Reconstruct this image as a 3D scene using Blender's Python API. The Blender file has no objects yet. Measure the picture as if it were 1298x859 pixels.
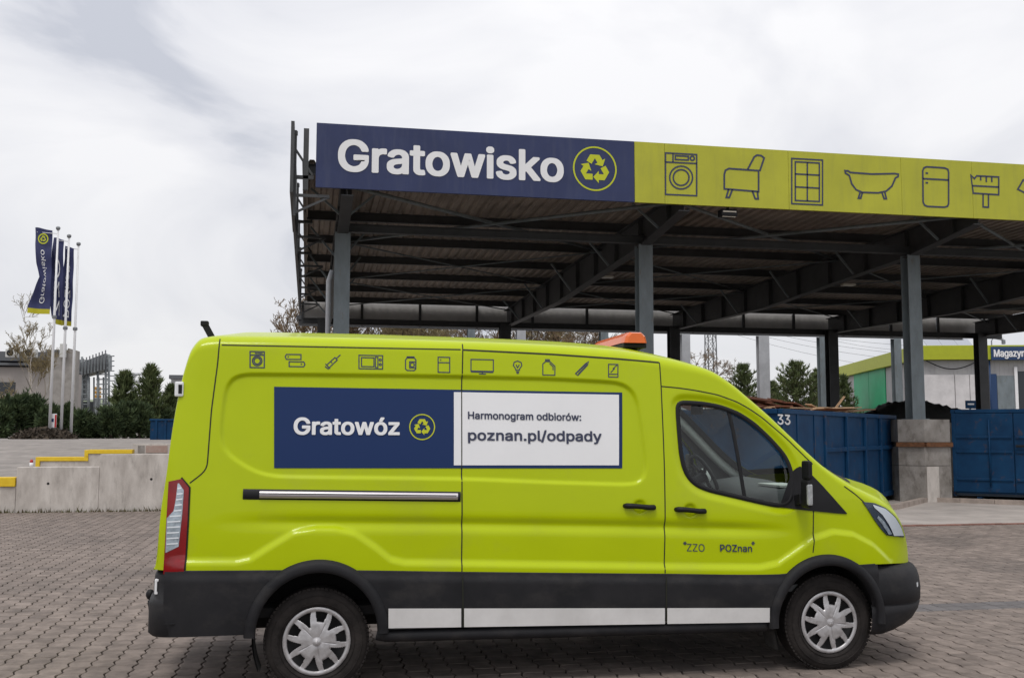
import bpy, bmesh, math, random
import numpy as np
from mathutils import Vector, Matrix

# ------------------------------------------------------------------ camera, sky, sun, exposure
scn = bpy.context.scene
col = scn.collection
CAM_H, PITCH, ROLL, YAW = 1.745, 0.0911, 0.0016, 0.196      # world X runs along the van, Y away from the camera
def cam_axes():
    ca, sa = math.cos(YAW), math.sin(YAW)
    r = np.array([ca, -sa, 0.0]); f0 = np.array([sa, ca, 0.0]); z = np.array([0, 0, 1.0])
    c, s = math.cos(PITCH), math.sin(PITCH)
    f = c*f0 + s*z; u = -s*f0 + c*z
    cr, sr = math.cos(ROLL), math.sin(ROLL)
    return cr*r + sr*u, -sr*r + cr*u, f
CR, CU, CF = cam_axes()
cam_d = bpy.data.cameras.new('camera')
cam = bpy.data.objects.new('camera', cam_d); col.objects.link(cam)
cam_d.sensor_width = 36.0; cam_d.lens = 36.0; cam_d.clip_start = 0.05; cam_d.clip_end = 3000
m = Matrix.Identity(4)
for i in range(3):
    m[i][0] = CR[i]; m[i][1] = CU[i]; m[i][2] = -CF[i]
m[2][3] = CAM_H
cam.matrix_world = m
scn.camera = cam

SUN_EL, SUN_AZ = 62.0, 205.0           # degrees; azimuth the light comes from, clockwise from +Y
w = bpy.data.worlds.new('World'); scn.world = w; w.use_nodes = True
nt = w.node_tree; nt.nodes.clear()
def N(t, tree=None, **kw):
    n = (tree or nt).nodes.new(t)
    for k, v in kw.items(): setattr(n, k, v)
    return n
out = N('ShaderNodeOutputWorld'); bg = N('ShaderNodeBackground'); bg.inputs['Strength'].default_value = 0.1
sky = N('ShaderNodeTexSky', sky_type='NISHITA', sun_disc=False)
sky.sun_elevation = math.radians(SUN_EL); sky.sun_rotation = math.radians(SUN_AZ)
tc = N('ShaderNodeTexCoord'); sep = N('ShaderNodeSeparateXYZ'); nt.links.new(tc.outputs['Generated'], sep.inputs[0])
ad = N('ShaderNodeMath', operation='ABSOLUTE'); nt.links.new(sep.outputs['Z'], ad.inputs[0])
n1 = N('ShaderNodeTexNoise'); n1.inputs['Scale'].default_value = 2.4; n1.inputs['Detail'].default_value = 9.0
n1.inputs['Roughness'].default_value = 0.5; n1.inputs['Distortion'].default_value = 0.6
mp = N('ShaderNodeMapping'); mp.inputs['Location'].default_value = (1.7, 4.1, 0.0); mp.inputs['Scale'].default_value = (1.3, 1.3, 2.6)
nt.links.new(tc.outputs['Generated'], mp.inputs[0]); nt.links.new(mp.outputs[0], n1.inputs['Vector'])
rp = N('ShaderNodeValToRGB')
rp.color_ramp.elements[0].position = 0.36; rp.color_ramp.elements[0].color = (0.57, 0.59, 0.655, 1)
rp.color_ramp.elements[1].position = 0.64; rp.color_ramp.elements[1].color = (0.93, 0.925, 0.94, 1)
e = rp.color_ramp.elements.new(0.45); e.color = (0.78, 0.785, 0.825, 1)
nt.links.new(n1.outputs['Fac'], rp.inputs[0])
sc10 = N('ShaderNodeVectorMath', operation='SCALE'); sc10.inputs['Scale'].default_value = 10.6
nt.links.new(rp.outputs[0], sc10.inputs[0])
zen = N('ShaderNodeMath', operation='MULTIPLY_ADD'); zen.inputs[1].default_value = 5.2; zen.inputs[2].default_value = 9.2   # overcast sky: brighter towards the zenith
nt.links.new(ad.outputs[0], zen.inputs[0]); nt.links.new(zen.outputs[0], sc10.inputs['Scale'])
mx = N('ShaderNodeMix', data_type='RGBA', clamp_result=False); mx.inputs[0].default_value = 0.93
nt.links.new(sky.outputs[0], mx.inputs[6]); nt.links.new(sc10.outputs[0], mx.inputs[7])
nt.links.new(mx.outputs[2], bg.inputs['Color']); nt.links.new(bg.outputs[0], out.inputs[0])

sun_d = bpy.data.lights.new('sun', 'SUN'); sun_d.energy = 1.3; sun_d.angle = math.radians(18); sun_d.color = (1.0, 0.96, 0.9)
sun = bpy.data.objects.new('sun', sun_d); col.objects.link(sun)
se, sa_ = math.radians(SUN_EL), math.radians(SUN_AZ)
sdir = Vector((math.sin(sa_)*math.cos(se), math.cos(sa_)*math.cos(se), math.sin(se)))
sun.rotation_euler = sdir.to_track_quat('Z', 'Y').to_euler(); sun.location = sdir*60

scn.view_settings.view_transform = 'Standard'; scn.view_settings.look = 'None'
scn.view_settings.exposure = 0.0; scn.view_settings.gamma = 1.0; scn.view_settings.use_curve_mapping = False
scn.render.engine = 'CYCLES'
scn.cycles.max_bounces = 8; scn.cycles.transparent_max_bounces = 16

# ------------------------------------------------------------------ helpers
random.seed(7); rng = np.random.default_rng(7)
IMG_W, IMG_H, FPX = 1298.0, 859.0, 1298.0
def ray(px, py): return CF + CR*(px-IMG_W/2)/FPX - CU*(py-IMG_H/2)/FPX
def at(px, py, Y):
    """world point seen at a photo pixel, at depth Y"""
    d = ray(px, py); t = Y/d[1]
    return np.array([0, 0, CAM_H]) + d*t
def atz(px, py, z):
    d = ray(px, py); t = (z-CAM_H)/d[2]
    return np.array([0, 0, CAM_H]) + d*t
def project(P):
    P = np.asarray(P, float) - np.array([0, 0, CAM_H]); d = P@CF
    return IMG_W/2 + FPX*(P@CR)/d, IMG_H/2 - FPX*(P@CU)/d

def tag(o, label=None, cat=None, group=None, kind=None):
    if label: o['label'] = label
    if cat: o['category'] = cat
    if group: o['group'] = group
    if kind: o['kind'] = kind
    return o
def thing(name, label, cat, loc=(0, 0, 0), rz=0.0, group=None):
    o = bpy.data.objects.new(name, None); col.objects.link(o); o.empty_display_size = 0.2
    o.location = loc; o.rotation_euler = (0, 0, rz)
    return tag(o, label, cat, group)
def copy_tree(o, parent=None):
    c = o.copy(); col.objects.link(c)
    if parent is not None: c.parent = parent
    for ch in list(o.children): copy_tree(ch, c)
    return c

class MB:
    """collects geometry for ONE mesh object"""
    def __init__(s): s.v = []; s.f = []; s.sm = []
    def add(s, vs, fs, smooth=False):
        b = len(s.v); s.v.extend([tuple(map(float, p)) for p in vs])
        for f in fs: s.f.append(tuple(b+i for i in f)); s.sm.append(smooth)
        return s
    def box(s, lo, hi, M=None):
        (x0, y0, z0), (x1, y1, z1) = lo, hi
        vs = [(x0,y0,z0),(x1,y0,z0),(x1,y1,z0),(x0,y1,z0),(x0,y0,z1),(x1,y0,z1),(x1,y1,z1),(x0,y1,z1)]
        if M is not None: vs = [M @ Vector(p) for p in vs]
        return s.add(vs, [(0,3,2,1),(4,5,6,7),(0,1,5,4),(1,2,6,5),(2,3,7,6),(3,0,4,7)])
    def bbox(s, lo, hi, b=0.01, M=None):
        """box with chamfered edges"""
        bm = bmesh.new(); bmesh.ops.create_cube(bm, size=1.0)
        L, H = Vector(lo), Vector(hi)
        for q in bm.verts: q.co = Vector([(L[i]+H[i])/2 + q.co[i]*(H[i]-L[i]) for i in range(3)])
        bmesh.ops.bevel(bm, geom=bm.edges[:], offset=b, segments=2, affect='EDGES', profile=0.6)
        bm.verts.index_update()
        vs = [(M @ q.co) if M is not None else q.co.copy() for q in bm.verts]
        fs = [tuple(q.index for q in f.verts) for f in bm.faces]
        bm.free(); return s.add(vs, fs)
    def beam(s, a, b, wd, ht, up=(0, 0, 1)):
        """rectangular bar from a to b; wd sideways, ht along up"""
        a, b = Vector(a), Vector(b); d = (b-a).normalized(); u = Vector(up)
        sd = d.cross(u)
        if sd.length < 1e-5: sd = d.cross(Vector((1, 0, 0)))
        sd.normalize(); u = sd.cross(d).normalized()
        vs = []
        for p in (a, b):
            for i, j in ((-1,-1),(1,-1),(1,1),(-1,1)): vs.append(p + sd*(i*wd/2) + u*(j*ht/2))
        return s.add(vs, [(3,2,1,0),(4,5,6,7),(0,1,5,4),(1,2,6,5),(2,3,7,6),(3,0,4,7)])
    def ibeam(s, a, b, wd, ht, tf=0.02, tw=0.012, up=(0, 0, 1)):
        a, b = Vector(a), Vector(b); d = (b-a).normalized(); u = Vector(up)
        sd = d.cross(u)
        if sd.length < 1e-5: sd = d.cross(Vector((1, 0, 0)))
        sd.normalize(); u = sd.cross(d).normalized()
        W2, H2, t2 = wd/2, ht/2, tw/2
        pr = [(-W2,-H2),(W2,-H2),(W2,-H2+tf),(t2,-H2+tf),(t2,H2-tf),(W2,H2-tf),(W2,H2),(-W2,H2),(-W2,H2-tf),(-t2,H2-tf),(-t2,-H2+tf),(-W2,-H2+tf)]
        n = len(pr); vs = [p + sd*x + u*y for p in (a, b) for x, y in pr]
        fs = [(i, (i+1) % n, n+(i+1) % n, n+i) for i in range(n)]
        fs += [tuple(range(n-1, -1, -1)), tuple(range(n, 2*n))]
        return s.add(vs, fs)
    def tube(s, pts, r, n=8, cap=True, smooth=True):
        pts = [Vector(p) for p in pts]; k = len(pts)
        rs = r if hasattr(r, '__len__') else [r]*k
        vs = []; prev = None
        for i, p in enumerate(pts):
            d = (pts[min(i+1, k-1)] - pts[max(i-1, 0)])
            d = d.normalized() if d.length > 1e-9 else Vector((0, 0, 1))
            if prev is None: a = d.orthogonal().normalized()
            else:
                a = prev - d*prev.dot(d)
                a = a.normalized() if a.length > 1e-6 else d.orthogonal().normalized()
            prev = a; b = d.cross(a)
            for j in range(n):
                t = 2*math.pi*j/n; vs.append(p + (a*math.cos(t) + b*math.sin(t))*rs[i])
        fs = [(i*n+j, i*n+(j+1) % n, (i+1)*n+(j+1) % n, (i+1)*n+j) for i in range(k-1) for j in range(n)]
        if cap: fs += [tuple(range(n-1, -1, -1)), tuple(range((k-1)*n, k*n))]
        return s.add(vs, fs, smooth)
    def prism(s, poly, lo, hi, axis='z', M=None):
        """extrude a 2-D polygon; axis is the extrusion direction"""
        n = len(poly)
        mk = {'z': lambda a, b, c: (a, b, c), 'y': lambda a, b, c: (a, c, b), 'x': lambda a, b, c: (c, a, b)}[axis]
        vs = [mk(a, b, lo) for a, b in poly] + [mk(a, b, hi) for a, b in poly]
        if M is not None: vs = [M @ Vector(p) for p in vs]
        fs = [(i, (i+1) % n, n+(i+1) % n, n+i) for i in range(n)] + [tuple(range(n-1, -1, -1)), tuple(range(n, 2*n))]
        return s.add(vs, fs)
    def lathe(s, prof, n=32, axis='z', c=(0, 0, 0), smooth=True, closed=False):
        vs = []
        for r, h in prof:
            for j in range(n):
                t = 2*math.pi*j/n; a, b = r*math.cos(t), r*math.sin(t)
                p = {'z': (a, b, h), 'y': (a, h, b), 'x': (h, a, b)}[axis]
                vs.append((c[0]+p[0], c[1]+p[1], c[2]+p[2]))
        k = len(prof); fs = []
        for i in range(k if closed else k-1):
            for j in range(n):
                i2 = (i+1) % k
                fs.append((i*n+j, i*n+(j+1) % n, i2*n+(j+1) % n, i2*n+j))
        return s.add(vs, fs, smooth)
    def grid(s, P, smooth=True, flip=False):
        """P: array (nu, nv, 3)"""
        P = np.asarray(P); nu, nv = P.shape[:2]
        fs = []
        for i in range(nu-1):
            for j in range(nv-1):
                q = (i*nv+j, (i+1)*nv+j, (i+1)*nv+j+1, i*nv+j+1)
                fs.append(q[::-1] if flip else q)
        return s.add(P.reshape(-1, 3), fs, smooth)
    def build(s, name, mat, parent=None, fix=False, **kw):
        me = bpy.data.meshes.new(name)
        me.from_pydata(s.v, [], s.f)
        me.polygons.foreach_set('use_smooth', s.sm)
        if fix:
            bm = bmesh.new(); bm.from_mesh(me); bmesh.ops.recalc_face_normals(bm, faces=bm.faces[:]); bm.to_mesh(me); bm.free()
        me.update()
        if mat is not None: me.materials.append(mat)
        o = bpy.data.objects.new(name, me); col.objects.link(o)
        if parent is not None: o.parent = parent
        return tag(o, **kw) if kw else o
def rel(o):
    """geometry was written in world coordinates: bring it under its (unrotated) parent"""
    L = o.parent.location
    p = o.parent.parent
    while p is not None: L = L + p.location; p = p.parent
    o.location = -Vector(L); return o

def shrink(o, kw): return tag(o, **kw)

# ------------------------------------------------------------------ materials
def mat(name, c, rough=0.6, metal=0.0, var=0.0, vscale=3.0, bump=0.0, bscale=60.0, coat=0.0, c2=None, stretch=None, spec=0.5, rnd=0.0, thr=None, attr=None, isl=0.0, dirt=None, pos=False):
    """procedural material: base colour with noise variation towards c2, fine relief, optional per-object change"""
    M = bpy.data.materials.new(name); M.use_nodes = True; t = M.node_tree
    b = t.nodes['Principled BSDF']; L = t.links.new
    b.inputs['Roughness'].default_value = rough; b.inputs['Metallic'].default_value = metal
    b.inputs['Specular IOR Level'].default_value = spec
    if coat: b.inputs['Coat Weight'].default_value = coat; b.inputs['Coat Roughness'].default_value = 0.08
    c = tuple(c)[:3]
    tcn = t.nodes.new('ShaderNodeNewGeometry' if pos else 'ShaderNodeTexCoord'); vec = tcn.outputs['Position' if pos else 'Object']
    if stretch:
        mpn = t.nodes.new('ShaderNodeMapping'); mpn.inputs['Scale'].default_value = stretch; L(vec, mpn.inputs[0]); vec2 = mpn.outputs[0]
    else: vec2 = vec
    last = None
    if var or c2:
        n = t.nodes.new('ShaderNodeTexNoise'); n.inputs['Scale'].default_value = vscale; n.inputs['Detail'].default_value = 6; n.inputs['Roughness'].default_value = 0.62
        L(vec2, n.inputs['Vector'])
        r = t.nodes.new('ShaderNodeValToRGB')
        lo, hi = thr or (0.35, 0.68)
        r.color_ramp.elements[0].position = lo; r.color_ramp.elements[1].position = hi
        ca = tuple(x*(1-var) for x in c) if not c2 else c
        cb = tuple(min(1, x*(1+var)) for x in c) if not c2 else c2
        r.color_ramp.elements[0].color = (*ca, 1); r.color_ramp.elements[1].color = (*cb, 1)
        L(n.outputs['Fac'], r.inputs[0]); last = r.outputs[0]
    if rnd or attr or isl:
        hs = t.nodes.new('ShaderNodeHueSaturation')
        if last is not None: L(last, hs.inputs['Color'])
        else: hs.inputs['Color'].default_value = (*c, 1)
        mr = t.nodes.new('ShaderNodeMapRange'); k = rnd or isl or 0.2
        mr.inputs['To Min'].default_value = 1-k; mr.inputs['To Max'].default_value = 1+k
        if isl:
            g = t.nodes.new('ShaderNodeNewGeometry'); L(g.outputs['Random Per Island'], mr.inputs['Value'])
        elif attr:
            at_ = t.nodes.new('ShaderNodeAttribute'); at_.attribute_name = attr; L(at_.outputs['Fac'], mr.inputs['Value'])
        else:
            oi = t.nodes.new('ShaderNodeObjectInfo'); L(oi.outputs['Random'], mr.inputs['Value'])
        L(mr.outputs[0], hs.inputs['Value']); last = hs.outputs[0]
    if dirt:                                   # stains with a shape of their own: (colour, lo, hi, scale, amount, stretch)
        dn = t.nodes.new('ShaderNodeTexNoise'); dn.inputs['Scale'].default_value = dirt[3]; dn.inputs['Detail'].default_value = 7; dn.inputs['Roughness'].default_value = 0.65
        dm = t.nodes.new('ShaderNodeMapping'); dm.inputs['Location'].default_value = (3.3, 1.7, 5.1); dm.inputs['Scale'].default_value = dirt[5]; L(vec, dm.inputs[0]); L(dm.outputs[0], dn.inputs['Vector'])
        dr_ = t.nodes.new('ShaderNodeMapRange'); dr_.inputs['From Min'].default_value = dirt[1]; dr_.inputs['From Max'].default_value = dirt[2]; dr_.inputs['To Max'].default_value = dirt[4]; L(dn.outputs['Fac'], dr_.inputs['Value'])
        dx__ = t.nodes.new('ShaderNodeMix'); dx__.data_type = 'RGBA'; L(dr_.outputs[0], dx__.inputs[0])
        if last is not None: L(last, dx__.inputs[6])
        else: dx__.inputs[6].default_value = (*c, 1)
        dx__.inputs[7].default_value = (*dirt[0], 1); last = dx__.outputs[2]
    if last is not None: L(last, b.inputs['Base Color'])
    else: b.inputs['Base Color'].default_value = (*c, 1)
    if bump:
        nb = t.nodes.new('ShaderNodeTexNoise'); nb.inputs['Scale'].default_value = bscale; nb.inputs['Detail'].default_value = 4
        L(vec2, nb.inputs['Vector'])
        bp = t.nodes.new('ShaderNodeBump'); bp.inputs['Strength'].default_value = bump; bp.inputs['Distance'].default_value = 0.01
        L(nb.outputs['Fac'], bp.inputs['Height']); L(bp.outputs[0], b.inputs['Normal'])
    return M
def glass(name, tint, refl=0.09):
    M = bpy.data.materials.new(name); M.use_nodes = True; t = M.node_tree; t.nodes.clear(); L = t.links.new
    o = t.nodes.new('ShaderNodeOutputMaterial'); mxn = t.nodes.new('ShaderNodeMixShader')
    tr = t.nodes.new('ShaderNodeBsdfTransparent'); tr.inputs[0].default_value = (*tint, 1)
    gl = t.nodes.new('ShaderNodeBsdfGlossy'); gl.inputs['Roughness'].default_value = 0.02
    lw = t.nodes.new('ShaderNodeLayerWeight'); lw.inputs['Blend'].default_value = 0.5
    pw = t.nodes.new('ShaderNodeMath'); pw.operation = 'POWER'; pw.inputs[1].default_value = 5.0; L(lw.outputs['Facing'], pw.inputs[0])
    ma = t.nodes.new('ShaderNodeMath'); ma.operation = 'MULTIPLY_ADD'; ma.inputs[1].default_value = 0.9; ma.inputs[2].default_value = refl; ma.use_clamp = True
    L(pw.outputs[0], ma.inputs[0]); L(ma.outputs[0], mxn.inputs[0]); L(tr.outputs[0], mxn.inputs[1]); L(gl.outputs[0], mxn.inputs[2]); L(mxn.outputs[0], o.inputs[0])
    return M

M = {}
M['paver'] = mat('paver_concrete', (0.215, 0.178, 0.156), 0.9, var=0.26, vscale=6, bump=0.35, bscale=160, rnd=0.14, spec=0.25, pos=True, dirt=((0.085, 0.075, 0.07), 0.52, 0.68, 0.55, 0.55, (1, 1, 1)))
M['paver_j'] = mat('paver_concrete_field', (0.215, 0.178, 0.156), 0.9, var=0.26, vscale=6, bump=0.35, bscale=160, isl=0.14, spec=0.25, pos=True, dirt=((0.085, 0.075, 0.07), 0.52, 0.68, 0.55, 0.55, (1, 1, 1)))
M['grout'] = mat('joint_sand', (0.042, 0.033, 0.028), 0.95, var=0.4, vscale=30)
M['ground'] = mat('far_ground', (0.17, 0.16, 0.14), 0.95, var=0.3, vscale=0.6)
M['apron'] = mat('apron_concrete', (0.40, 0.36, 0.33), 0.9, var=0.18, vscale=1.3, bump=0.3, bscale=90)
M['drain'] = mat('dark_strip', (0.13, 0.12, 0.12), 0.85, var=0.2, vscale=14, bump=0.3, bscale=90, rnd=0.15)
M['edge'] = mat('edge_brick', (0.22, 0.11, 0.085), 0.9, var=0.25, vscale=8, rnd=0.2)
M['kerb'] = mat('kerb_concrete', (0.36, 0.30, 0.26), 0.9, var=0.22, vscale=4, bump=0.3, bscale=70)
M['wall'] = mat('cast_concrete', (0.42, 0.38, 0.345), 0.9, c2=(0.62, 0.575, 0.53), vscale=2.6, stretch=(1.5, 1.5, 0.55), bump=0.5, bscale=45, dirt=((0.20, 0.18, 0.16), 0.55, 0.75, 3.5, 0.6, (2.2, 2.2, 0.6)))
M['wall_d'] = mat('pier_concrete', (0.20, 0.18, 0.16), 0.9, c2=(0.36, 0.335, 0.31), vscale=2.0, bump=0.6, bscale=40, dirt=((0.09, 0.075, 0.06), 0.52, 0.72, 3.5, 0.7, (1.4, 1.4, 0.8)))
M['ypaint'] = mat('yellow_kerb_paint', (0.72, 0.47, 0.01), 0.6, c2=(0.80, 0.56, 0.03), vscale=6, bump=0.2)
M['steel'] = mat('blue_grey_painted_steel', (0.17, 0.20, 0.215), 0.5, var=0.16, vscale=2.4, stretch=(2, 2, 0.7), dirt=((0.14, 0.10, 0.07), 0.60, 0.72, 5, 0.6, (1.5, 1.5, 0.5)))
M['steel_d'] = mat('dark_canopy_steel', (0.05, 0.052, 0.055), 0.55, var=0.2, vscale=2)
M['sheet'] = mat('roof_sheet_underside', (0.31, 0.26, 0.22), 0.65, var=0.25, vscale=1.2)
M['backband'] = mat('grey_wind_board', (0.44, 0.43, 0.42), 0.7, var=0.1, vscale=2)
M['navy'] = mat('navy_sign_panel', (0.032, 0.043, 0.112), 0.5, var=0.1, vscale=1, spec=0.3, dirt=((0.10, 0.11, 0.15), 0.5, 0.8, 2.5, 0.3, (3, 1, 0.35)))
M['limesign'] = mat('lime_sign_panel', (0.44, 0.44, 0.025), 0.5, var=0.07, vscale=1, dirt=((0.26, 0.26, 0.05), 0.5, 0.8, 2.5, 0.35, (3, 1, 0.35)))
M['white'] = mat('white_vinyl', (0.82, 0.82, 0.83), 0.5, var=0.02)
M['ink'] = mat('dark_blue_ink', (0.035, 0.042, 0.085), 0.5)
M['limeink'] = mat('lime_ink', (0.52, 0.56, 0.01), 0.5)
M['contblue'] = mat('container_blue_paint', (0.002, 0.030, 0.085), 0.55, spec=0.2, c2=(0.004, 0.048, 0.125), vscale=2.5, bump=0.25, bscale=7, dirt=((0.085, 0.05, 0.035), 0.60, 0.70, 4.5, 0.7, (1, 1, 0.8)))
M['contin'] = mat('container_inside', (0.02, 0.03, 0.045), 0.8)
M['rust'] = mat('rusty_timber', (0.10, 0.045, 0.022), 0.9, c2=(0.20, 0.085, 0.035), vscale=12, bump=0.5)
M['woodA'] = mat('pale_board', (0.50, 0.33, 0.20), 0.8, var=0.2, vscale=5, stretch=(1, 8, 8), rnd=0.2)
M['woodB'] = mat('red_brown_board', (0.17, 0.06, 0.03), 0.8, var=0.3, vscale=5, stretch=(1, 8, 8), rnd=0.3)
M['tarp'] = mat('dark_tarpaulin', (0.012, 0.014, 0.014), 0.55, var=0.3, bump=0.6, bscale=5)
M['pole'] = mat('white_flagpole', (0.72, 0.72, 0.73), 0.35, var=0.04)
M['flag'] = mat('navy_flag_cloth', (0.036, 0.042, 0.12), 0.8, var=0.1)
M['flagy'] = mat('lime_flag_hem', (0.42, 0.38, 0.012), 0.8)
M['bark'] = mat('bark', (0.15, 0.115, 0.09), 0.95, var=0.35, vscale=12, bump=0.6)
M['birch'] = mat('birch_bark', (0.42, 0.38, 0.34), 0.9, var=0.3, vscale=9)
M['twig'] = mat('bare_twigs', (0.20, 0.14, 0.085), 0.95, var=0.3, vscale=4)
M['twig2'] = mat('budding_twigs', (0.24, 0.19, 0.10), 0.95, var=0.3, vscale=4)
M['pine'] = mat('pine_needles', (0.065, 0.095, 0.032), 0.85, c2=(0.13, 0.155, 0.055), vscale=2.5, isl=0.3)
M['thuja'] = mat('hedge_needles', (0.030, 0.055, 0.022), 0.85, c2=(0.08, 0.11, 0.038), vscale=2.2, isl=0.35)
M['mulch'] = mat('bark_mulch', (0.040, 0.030, 0.022), 0.95, c2=(0.085, 0.065, 0.045), vscale=10, isl=0.4)
M['weed'] = mat('dry_weeds', (0.13, 0.085, 0.045), 0.95, c2=(0.09, 0.11, 0.04), vscale=6, isl=0.3)
M['render'] = mat('grey_render', (0.33, 0.30, 0.28), 0.9, var=0.1, vscale=1.0)
M['render2'] = mat('textured_render', (0.30, 0.28, 0.26), 0.9, var=0.18, vscale=2.5, bump=0.4, bscale=20)
M['flatroof'] = mat('dark_roof_edge', (0.11, 0.115, 0.125), 0.7)
M['windowd'] = mat('dark_window', (0.03, 0.035, 0.04), 0.12)
M['acwhite'] = mat('air_unit_casing', (0.55, 0.55, 0.53), 0.5)
M['scaffold'] = mat('weathered_steel_frame', (0.21, 0.23, 0.24), 0.6, var=0.25, vscale=3)
M['mint'] = mat('mint_render', (0.50, 0.58, 0.42), 0.9, var=0.05)
M['paleframe'] = mat('pale_galvanised', (0.45, 0.46, 0.48), 0.5, var=0.1)
M['orangeb'] = mat('orange_sheet', (0.50, 0.27, 0.05), 0.6)
M['corrug'] = mat('grey_cladding', (0.36, 0.355, 0.36), 0.6, var=0.1, vscale=1.0)
M['whitepanel'] = mat('pale_crinkled_sheet', (0.62, 0.60, 0.60), 0.5, var=0.12, vscale=1.6, bump=0.5, bscale=6)
M['limefascia'] = mat('lime_fascia', (0.38, 0.42, 0.012), 0.5, var=0.05)
M['greendoor'] = mat('green_door', (0.0, 0.33, 0.13), 0.5, var=0.1, vscale=1)
M['solar'] = mat('solar_panel', (0.35, 0.37, 0.41), 0.15)
M['bluesign'] = mat('blue_sign', (0.012, 0.045, 0.13), 0.5)
M['galv'] = mat('galvanised_steel', (0.22, 0.23, 0.24), 0.5, metal=0.4, var=0.2)
M['lampglass'] = mat('floodlight_glass', (0.80, 0.76, 0.66), 0.3)
M['black'] = mat('black_plastic', (0.009, 0.009, 0.0105), 0.55, spec=0.3, var=0.15, vscale=8)
M['red'] = mat('red_plastic', (0.45, 0.02, 0.02), 0.4)
# van
M['lime'] = mat('lime_car_paint', (0.445, 0.545, 0.0), 0.30, var=0.03, vscale=1.5, coat=0.28, spec=0.16, dirt=((0.30, 0.31, 0.07), 0.55, 0.8, 1.6, 0.3, (1, 1, 1)))
M['clad'] = mat('grained_dark_plastic', (0.009, 0.0093, 0.0115), 0.62, spec=0.28, c2=(0.019, 0.0185, 0.021), vscale=3, bump=0.25, bscale=420, dirt=((0.075, 0.068, 0.062), 0.5, 0.8, 3.0, 0.45, (1, 1, 1.6)))
M['seam'] = mat('door_gap', (0.012, 0.014, 0.004), 0.7)
M['tyre'] = mat('tyre_rubber', (0.013, 0.011, 0.0105), 0.88, spec=0.3, c2=(0.033, 0.028, 0.026), vscale=7, bump=0.4, bscale=60)
M['hubcap'] = mat('silver_wheel_trim', (0.50, 0.49, 0.50), 0.36, metal=0.4, var=0.08, vscale=9, dirt=((0.13, 0.11, 0.10), 0.45, 0.75, 14, 0.6, (1, 1, 1)))
M['rimd'] = mat('dark_steel_rim', (0.015, 0.015, 0.016), 0.6)
M['liner'] = mat('wheel_well_liner', (0.012, 0.011, 0.011), 0.9)
M['chrome'] = mat('bright_rail', (0.62, 0.58, 0.60), 0.28, metal=0.8)
M['navyvan'] = mat('navy_vinyl', (0.006, 0.026, 0.105), 0.40, spec=0.3)
M['tailred'] = mat('tail_lamp_red', (0.23, 0.001, 0.004), 0.15, coat=0.3, var=0.15, vscale=10)
M['tailclear'] = mat('tail_lamp_clear', (0.40, 0.46, 0.52), 0.12, metal=0.3, var=0.3, vscale=25)
M['lampchrome'] = mat('lamp_reflector', (0.82, 0.86, 0.90), 0.2, metal=0.2)
M['lampdark'] = mat('lamp_bezel', (0.012, 0.03, 0.06), 0.15, coat=0.5)
M['orange'] = mat('orange_beacon', (0.75, 0.13, 0.008), 0.25, coat=0.4, var=0.08)
M['glass'] = glass('tinted_glass', (0.84, 0.90, 0.87), 0.045)
M['screen'] = glass('windscreen_glass', (0.82, 0.88, 0.86), 0.04)
M['lens'] = glass('clear_lens', (0.92, 0.94, 0.96), 0.04)
M['dash'] = mat('dashboard_plastic', (0.06, 0.063, 0.065), 0.6)
M['flap'] = mat('mud_flap_rubber', (0.045, 0.043, 0.042), 0.8, var=0.3, vscale=12)
M['trim'] = mat('pale_cab_trim', (0.55, 0.57, 0.54), 0.75)
M['seat'] = mat('grey_seat_cloth', (0.045, 0.047, 0.05), 0.9, var=0.2, vscale=20)
M['stripe'] = mat('white_reflective_tape', (0.62, 0.61, 0.60), 0.45, c2=(0.74, 0.73, 0.72), vscale=4)

# ------------------------------------------------------------------ 2-D line art and lettering (later wrapped on a surface)
def strokes(lines, wd):
    """polylines -> flat strips; returns (verts2d, quads). lines: [(pts, closed)]"""
    V, Fc = [], []
    for pts, closed in lines:
        P = [np.array(p, float) for p in pts]; n = len(P)
        b = len(V); hw = wd/2
        for i in range(n):
            pa = P[(i-1) % n] if (closed or i > 0) else None
            pb = P[(i+1) % n] if (closed or i < n-1) else None
            d1 = (P[i]-pa) if pa is not None else (pb-P[i]); d2 = (pb-P[i]) if pb is not None else d1
            d1 = d1/(np.linalg.norm(d1)+1e-9); d2 = d2/(np.linalg.norm(d2)+1e-9)
            n1_, n2_ = np.array([-d1[1], d1[0]]), np.array([-d2[1], d2[0]])
            mm = n1_+n2_; mm = mm/(np.linalg.norm(mm)+1e-9); k = min(2.0, 1/max(0.3, mm@n1_))
            V.append(P[i]+mm*hw*k); V.append(P[i]-mm*hw*k)
        for i in range(n if closed else n-1):
            j = (i+1) % n; Fc.append((b+2*i, b+2*i+1, b+2*j+1, b+2*j))
    return V, Fc
def circ(cx, cy, r, n=28): return ([(cx+r*math.cos(2*math.pi*i/n), cy+r*math.sin(2*math.pi*i/n)) for i in range(n)], True)
def rect(x0, y0, x1, y1, r=0.0, n=4):
    if r <= 0: return ([(x0, y0), (x1, y0), (x1, y1), (x0, y1)], True)
    P = []
    for cx_, cy_, a0 in ((x1-r, y0+r, -90), (x1-r, y1-r, 0), (x0+r, y1-r, 90), (x0+r, y0+r, 180)):
        for i in range(n+1):
            a = math.radians(a0 + 90*i/n); P.append((cx_+r*math.cos(a), cy_+r*math.sin(a)))
    return (P, True)
def ln(*p): return (list(p), False)
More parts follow.
